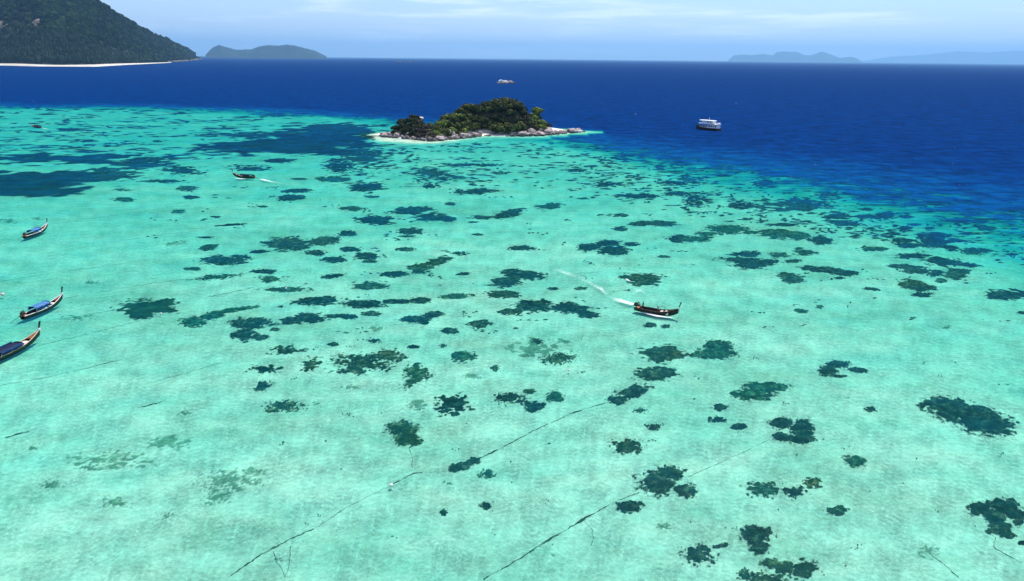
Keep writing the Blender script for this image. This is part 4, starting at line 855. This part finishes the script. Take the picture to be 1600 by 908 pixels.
def bundle(e, p, sx_, sy_, sz_, mat, label, seed):
    bm = bmesh.new(); bmesh.ops.create_icosphere(bm, subdivisions=3, radius=1)
    for v in bm.verts:
        nn = float(fbm(np.array([v.co.x * 2 + 9]), np.array([v.co.y * 2 + v.co.z]), seed, 3)[0]); v.co = Vector((v.co.x * sx_, v.co.y * sy_, max(v.co.z, -0.3) * sz_)) * (0.7 + 0.6 * nn)
    o = bobj('cloth_bundle', bm, mat, None, True); o.location = on(e, p); o.rotation_euler.z = e.rotation_euler.z + 0.25; return tag(o, label, 'cloth')
bundle(b3, (1.55, -0.35, 0.62), 1.3, 0.35, 0.3, m_pink, 'pink cloth draped beside the navy canopy of the nearest moored boat', 3)
bundle(b2, (-0.2, -0.75, 0.75), 0.5, 0.3, 0.4, m_cloth, 'white bundle under the blue canopy of the middle moored boat', 5)
bundle(b1, (0.3, -0.8, 0.75), 0.7, 0.3, 0.4, m_cloth, 'white bundle at the canopy side of the farthest moored boat', 6)
e, k_, c = boat_at((394, 278.5), (368, 276.5)); setscale(e, max(k_, 1.0)); print('boat5', k_, c.y); hull_parts(e, m_hullk, m_hullb, m_plank); canopy(e, m_navy, m_navy, 0.14, 0.6, 1.75); engine(e)
tag(e, 'small dark longtail boat heading left with a thin white wake', 'boat', LB); b5 = e
e, k_, c = boat_at((63, 199.5), (51, 198.5)); setscale(e, max(k_, 1.0)); print('boat6', k_); hull_parts(e, m_hullk, m_hullb, m_plank); canopy(e, m_navy, m_navy, 0.12, 0.6, 1.9); engine(e)
tag(e, 'tiny dark longtail boat far off near the left edge', 'boat', LB); b6 = e

# white two-deck ferry
p0, p1 = at(1086.5, 201), at(1126, 205); c = (p0 + p1) / 2; LS = 19.5
sh = empty('ferry', (c.x, c.y, 0), math.atan2(p0.y - p1.y, p0.x - p1.x) + 0.10); sh.scale = (1.0, 1.0, 1.14); tag(sh, 'white two-deck ferry with black hull anchored over deep blue water', 'ferry')
m_shipw = material('ship_white', (0.74, 0.75, 0.76), (0.82, 0.83, 0.84), 0.8, 0.5)
m_shipg = material('dark_glass', (0.02, 0.025, 0.035), (0.05, 0.06, 0.08), 1, 0.2, spec=0.5)
m_shipd = material('deck_brown', (0.22, 0.13, 0.10), (0.36, 0.24, 0.2), 1, 0.7)
def sbeam(t): return 3.1 * (1 - max(0, (t - 0.5) / 0.5) ** 2.6) * (0.86 + 0.14 * min(1, t / 0.15)) + 0.05
bm = bmesh.new(); rows = []
for i in range(23):
    t = i / 22; x = (t - 0.5) * LS; b_ = sbeam(t); zs = 1.5 + 1.3 * max(0, (t - 0.45) / 0.55) ** 1.8; xr = x + (0.9 * max(0, t - 0.8) / 0.2)
    rows.append([bm.verts.new(v) for v in ((x, 0, -1), (x, b_ * 0.75, -0.5), (x, b_ * 0.92, 0.4), (xr, b_, zs), (xr, b_ - 0.12, zs), (xr, b_ - 0.15, zs - 0.35), (xr, 0, zs - 0.35), (xr, -b_ + 0.15, zs - 0.35), (xr, -b_ + 0.12, zs), (xr, -b_, zs), (x, -b_ * 0.92, 0.4), (x, -b_ * 0.75, -0.5))])
for A_, B_ in zip(rows, rows[1:]):
    for k_ in range(12): bm.faces.new((A_[k_], B_[k_], B_[(k_ + 1) % 12], A_[(k_ + 1) % 12]))
bm.faces.new(rows[0]); bm.faces.new(rows[-1][::-1]); bmesh.ops.recalc_face_normals(bm, faces=bm.faces); bobj('hull', bm, m_hullk, sh)
bm = bmesh.new(); bx(bm, (-2.6, 0, 1.29), (12.5, 5.2, 0.10)); bobj('main_deck', bm, m_shipd, sh)
bm = bmesh.new(); bx(bm, (-4.6, 0, 2.45), (8.0, 4.4, 2.2)); bmesh.ops.bevel(bm, geom=bm.edges[:], offset=0.25, segments=2, affect='EDGES'); cab = bobj('lower_cabin', bm, m_shipw, sh)
for sg in (-1, 1):
    for x in (-7.6, -6.0, -4.4, -2.4):
        bm = bmesh.new(); bx(bm, (x, sg * 2.21, 2.7), (1.0 if x != -2.4 else 1.7, 0.06, 0.9)); bobj('window', bm, m_shipg, cab)
for x in (-8.8, -6.4, -4.0, -1.6, 0.8, 3.0, 4.8):
    for sg in (-1, 1):
        bm = bmesh.new(); y = min(2.55, sbeam(x / LS + 0.5) - 0.3) * sg; tube(bm, [(x, y, 1.3), (x, y, 3.9)], 0.07); bobj('deck_post', bm, m_shipw, sh)
bm = bmesh.new()
o_ = [(-9.3, 2.7), (2.6, 2.8), (6.6, 1.9), (8.2, 0.5), (8.2, -0.5), (6.6, -1.9), (2.6, -2.8), (-9.3, -2.7)]; lo = [bm.verts.new((x, y, 3.9)) for x, y in o_]; hi = [bm.verts.new((x, y, 4.15)) for x, y in o_]
bm.faces.new(lo[::-1]); bm.faces.new(hi)
for i in range(8): bm.faces.new((lo[i], lo[(i + 1) % 8], hi[(i + 1) % 8], hi[i]))
bobj('upper_deck', bm, m_shipw, sh)
bm = bmesh.new(); bx(bm, (-0.2, 0, 5.05), (9.4, 4.4, 1.8)); bmesh.ops.bevel(bm, geom=bm.edges[:], offset=0.2, segments=2, affect='EDGES'); wh = bobj('wheelhouse', bm, m_shipw, sh)
for sg in (-1, 1):
    for x in (-3.2, -0.9):
        bm = bmesh.new(); bx(bm, (x, sg * 2.21, 5.3), (0.95, 0.06, 0.75)); bobj('window', bm, m_shipg, wh)
bm = bmesh.new(); bx(bm, (4.52, 0, 5.4), (0.06, 2.6, 0.7)); bobj('windscreen', bm, m_shipg, wh)
bm = bmesh.new(); o_ = [(-5.6, 2.6), (3.6, 2.6), (6.4, 1.7), (7.8, 0.4), (7.8, -0.4), (6.4, -1.7), (3.6, -2.6), (-5.6, -2.6)]; lo = [bm.verts.new((x, y, 5.96)) for x, y in o_]; hi = [bm.verts.new((x * 0.97, y * 0.94, 6.24)) for x, y in o_]
bm.faces.new(lo[::-1]); bm.faces.new(hi)
for i in range(8): bm.faces.new((lo[i], lo[(i + 1) % 8], hi[(i + 1) % 8], hi[i]))
bobj('roof', bm, m_shipw, sh)
for x in (6.2, -5.2):
    for sg in (-1, 1):
        bm = bmesh.new(); tube(bm, [(x, sg * 1.55, 4.15), (x, sg * 1.6, 5.97)], 0.06); bobj('roof_post', bm, m_shipw, sh)
bm = bmesh.new(); tube(bm, [(-0.5, 0, 6.3), (-0.5, 0, 8.4)], [0.09, 0.05]); tube(bm, [(-0.5, -0.7, 7.6), (-0.5, 0.7, 7.6)], 0.04); bobj('mast', bm, m_shipw, sh)
bm = bmesh.new(); bx(bm, (-8.6, 0, 3.0), (0.6, 4.2, 3.3)); bmesh.ops.bevel(bm, geom=bm.edges[:], offset=0.12, segments=1, affect='EDGES'); bobj('stern_house', bm, m_shipw, sh)
for sg in (-1, 1):
    bm = bmesh.new(); pts_ = [(x, sg * 2.65, z) for z in (4.65, 5.05) for x in (-9.1, -4.5)]; tube(bm, pts_[:2], 0.04); tube(bm, pts_[2:], 0.04)
    for x in (-9.1, -7.6, -6.1, -4.6): tube(bm, [(x, sg * 2.65, 4.1), (x, sg * 2.65, 5.05)], 0.04)
    bobj('railing', bm, m_shipw, sh)

# buoys
m_buoy = material('buoy_white', (0.75, 0.74, 0.72), (0.84, 0.83, 0.81), 3, 0.5)
m_buoyp = material('buoy_pink', (0.70, 0.45, 0.42), (0.78, 0.55, 0.5), 3, 0.5)
def buoy(px, py, r_, label, mt=None):
    p = at(px, py); e = empty('buoy', (p.x, p.y, 0)); bm = bmesh.new(); N_ = 12; prof = [(0.02, -1.0), (0.55, -0.8), (0.92, -0.3), (1.0, 0.1), (0.85, 0.55), (0.5, 0.85), (0.16, 0.95), (0.14, 1.15)]; rg = []
    for a_, z in prof: rg.append([bm.verts.new((a_ * r_ * math.cos(6.2832 * i / N_), a_ * r_ * math.sin(6.2832 * i / N_), z * r_ + r_ * 0.4)) for i in range(N_)])
    for A_, B_ in zip(rg, rg[1:]):
        for i in range(N_): bm.faces.new((A_[i], A_[(i + 1) % N_], B_[(i + 1) % N_], B_[i]))
    bm.faces.new(rg[0][::-1]); bm.faces.new(rg[-1]); bobj('float', bm, mt or m_buoy, e, True)
    bm = bmesh.new(); tube(bm, [(r_ * 0.3 * math.cos(t), 0, r_ * (1.7 + 0.3 * math.sin(t))) for t in [i * 0.7 for i in range(10)]], r_ * 0.07, 5); bobj('ring', bm, m_iron, e)
    return tag(e, label, 'buoy', 'mooring buoys')
buoy(611, 759, 0.24, 'white float at the left end of a short dark rope')
buoy(889, 579, 0.24, 'small white buoy on open sand between scattered corals in the middle')
buoy(4, 461, 0.38, 'pinkish white buoy at the left edge beside the moored boats', m_buoyp)
buoy(252, 490.5, 0.2, 'tiny white buoy over the seagrass bed right of the moored boats')
buoy(447, 451, 0.2, 'tiny white buoy near the corals in the left middle')

# foam: wakes and white caps
m_foam = bpy.data.materials.new('foam'); m_foam.use_nodes = True; q = NT(m_foam.node_tree)
pos = q.n('ShaderNodeNewGeometry').outputs['Position']; a = q.noise(pos, 1.3, 5, 0.75); at_ = q.n('ShaderNodeAttribute', _attribute_name='thick').outputs['Fac']
q.n('ShaderNodeOutputMaterial', Surface=q.mixsh(q.m('MULTIPLY', q.mapr(q.m('ADD', a, q.m('MULTIPLY', q.m('SUBTRACT', at_, 0.5), 0.9)), 0.40, 0.95, 0, 1, True), q.m('MULTIPLY', at_, 0.55), clamp=True), q.n('ShaderNodeBsdfTransparent'), q.n('ShaderNodeBsdfDiffuse', Color=(0.85, 0.87, 0.87))))
def foam_strip(name, pts, label, cat, kind=None, z=0.03):          # pts: x, y, half width in px (vertical), thickness
    V = []; th = []; Fc = []; NJ = 7
    P_ = []
    for (a_, b_) in zip(pts, pts[1:]):
        for i in range(8): P_.append([u + (v - u) * i / 8 for u, v in zip(a_, b_)])
    P_.append(list(pts[-1]))
    for i, (x, y, w, t) in enumerate(P_):
        q0 = P_[max(i - 1, 0)]; q1 = P_[min(i + 1, len(P_) - 1)]; dx, dy = q1[0] - q0[0], q1[1] - q0[1]; l_ = math.hypot(dx, dy) or 1; nx_, ny_ = -dy / l_, dx / l_
        for j in range(NJ):
            v = j / (NJ - 1) * 2 - 1; p = at(x + nx_ * v * w, y + ny_ * v * w, z); V.append((p.x, p.y, z + 0.05 * (1 - v * v) * t)); th.append(max(0, t * (1 - v * v)))
    for i in range(len(P_) - 1):
        for j in range(NJ - 1): Fc.append((i * NJ + j, (i + 1) * NJ + j, (i + 1) * NJ + j + 1, i * NJ + j + 1))
    o = obj(name, V, Fc, m_foam); at2 = o.data.attributes.new('thick', 'FLOAT', 'POINT'); at2.data.foreach_set('value', th); return tag(o, label, cat, kind=kind)
foam_strip('wake', [(996, 477, 2.2, 1.0), (985, 474.5, 3.2, 1.1), (970, 470, 4.5, 1.05), (958, 467, 4.5, 0.6), (948, 460, 5, 0.5), (940, 452, 4.5, 0.85), (930, 447, 4.5, 0.65), (905, 433, 5.5, 0.55), (885, 427, 5, 0.7), (862, 419, 5, 0.5), (830, 411, 5, 0.3)], 'white foam wake trailing behind the speeding dark longtail boat', 'wake', 'stuff')
foam_strip('wake', [(998, 487, 1.0, .5), (1012, 490, 2.2, 1.2), (1026, 493.5, 2.4, 1.3), (1042, 496, 1.4, 1.1), (1058, 497, .9, .7)], 'white bow wave along the near side of the speeding dark boat', 'wake', 'stuff')
foam_strip('wake', [(975, 435, 1.0, 0.3), (980, 437, 1.8, 1.2), (985, 440, 1.4, 0.8)], 'small crest of foam over the oval coral beyond the speeding boat', 'wake', 'stuff')
foam_strip('wake', [(990, 457, 1.2, 0.6), (1000, 453.5, 1.5, 0.9), (1009, 458.5, 1.2, 0.6)], 'curved wave crest just beyond the speeding boat', 'wake', 'stuff')
foam_strip('wake', [(404, 279.5, 0.8, 0.6), (412, 281, 1.6, 1.2), (425, 284, 1.5, 0.8), (445, 287, 1.2, 0.5), (470, 292, 1, 0.25)], 'thin white wake right of the small dark longtail boat', 'wake', 'stuff')
foam_strip('wake', [(366, 278.5, .7, .8), (375, 279.5, 1.0, 1.2), (384, 280, .6, .8)], 'white bow wave under the small dark boat\'s left end', 'wake', 'stuff')
foam_strip('wake', [(64, 199.5, .6, .7), (70, 201, 0.9, 0.9), (80, 203, 0.7, 0.4)], 'short white wake behind the tiniest boat', 'wake', 'stuff')
V = []; Fc = []; th = []
for _ in range(130):
    px = random.uniform(-40, 1640); edge = np.interp(px, ex_, ey_); py = 104 + (edge + 22 - 104) * random.random() ** 0.8
    if 575 < px < 920 and 190 < py < 230: continue
    w = random.choice([0.8, 1.0, 1.4, 1.8, 2.6]) * random.uniform(0.6, 1.1); h = random.uniform(0.3, 0.75); i = len(V); N_ = 8
    c = at(px, py, 0.06); V.append(c); th.append(random.choice([0.25, 0.4, 0.6, 1.0]))
    for k_ in range(N_):
        t = 6.2832 * k_ / N_; rr = random.uniform(0.6, 1.2); V.append(at(px + math.cos(t) * w * rr, py + math.sin(t) * h * rr, 0.02)); th.append(0.25)
    for k_ in range(N_): Fc.append((i, i + 1 + k_, i + 1 + (k_ + 1) % N_))
o = obj('whitecaps', V, Fc, m_foam); at2 = o.data.attributes.new('thick', 'FLOAT', 'POINT'); at2.data.foreach_set('value', th); tag(o, 'white crests flecking the deep blue sea', 'whitecaps', kind='stuff')

# ------------------------------------------------------------------ haze
bm = bmesh.new(); bx(bm, (0, 0, 895), (196000, 196000, 1810))
mh = bpy.data.materials.new('haze'); mh.use_nodes = True; q = NT(mh.node_tree); pv = q.n('ShaderNodeVolumePrincipled', Density=2.9e-5, Anisotropy=0.3); q.put(pv.inputs['Color'], (0.30, 0.625, 1.0)); q.n('ShaderNodeOutputMaterial', Volume=pv)
tag(bobj('haze', bm, mh), 'pale blue sea haze over the whole scene', 'haze', kind='stuff')
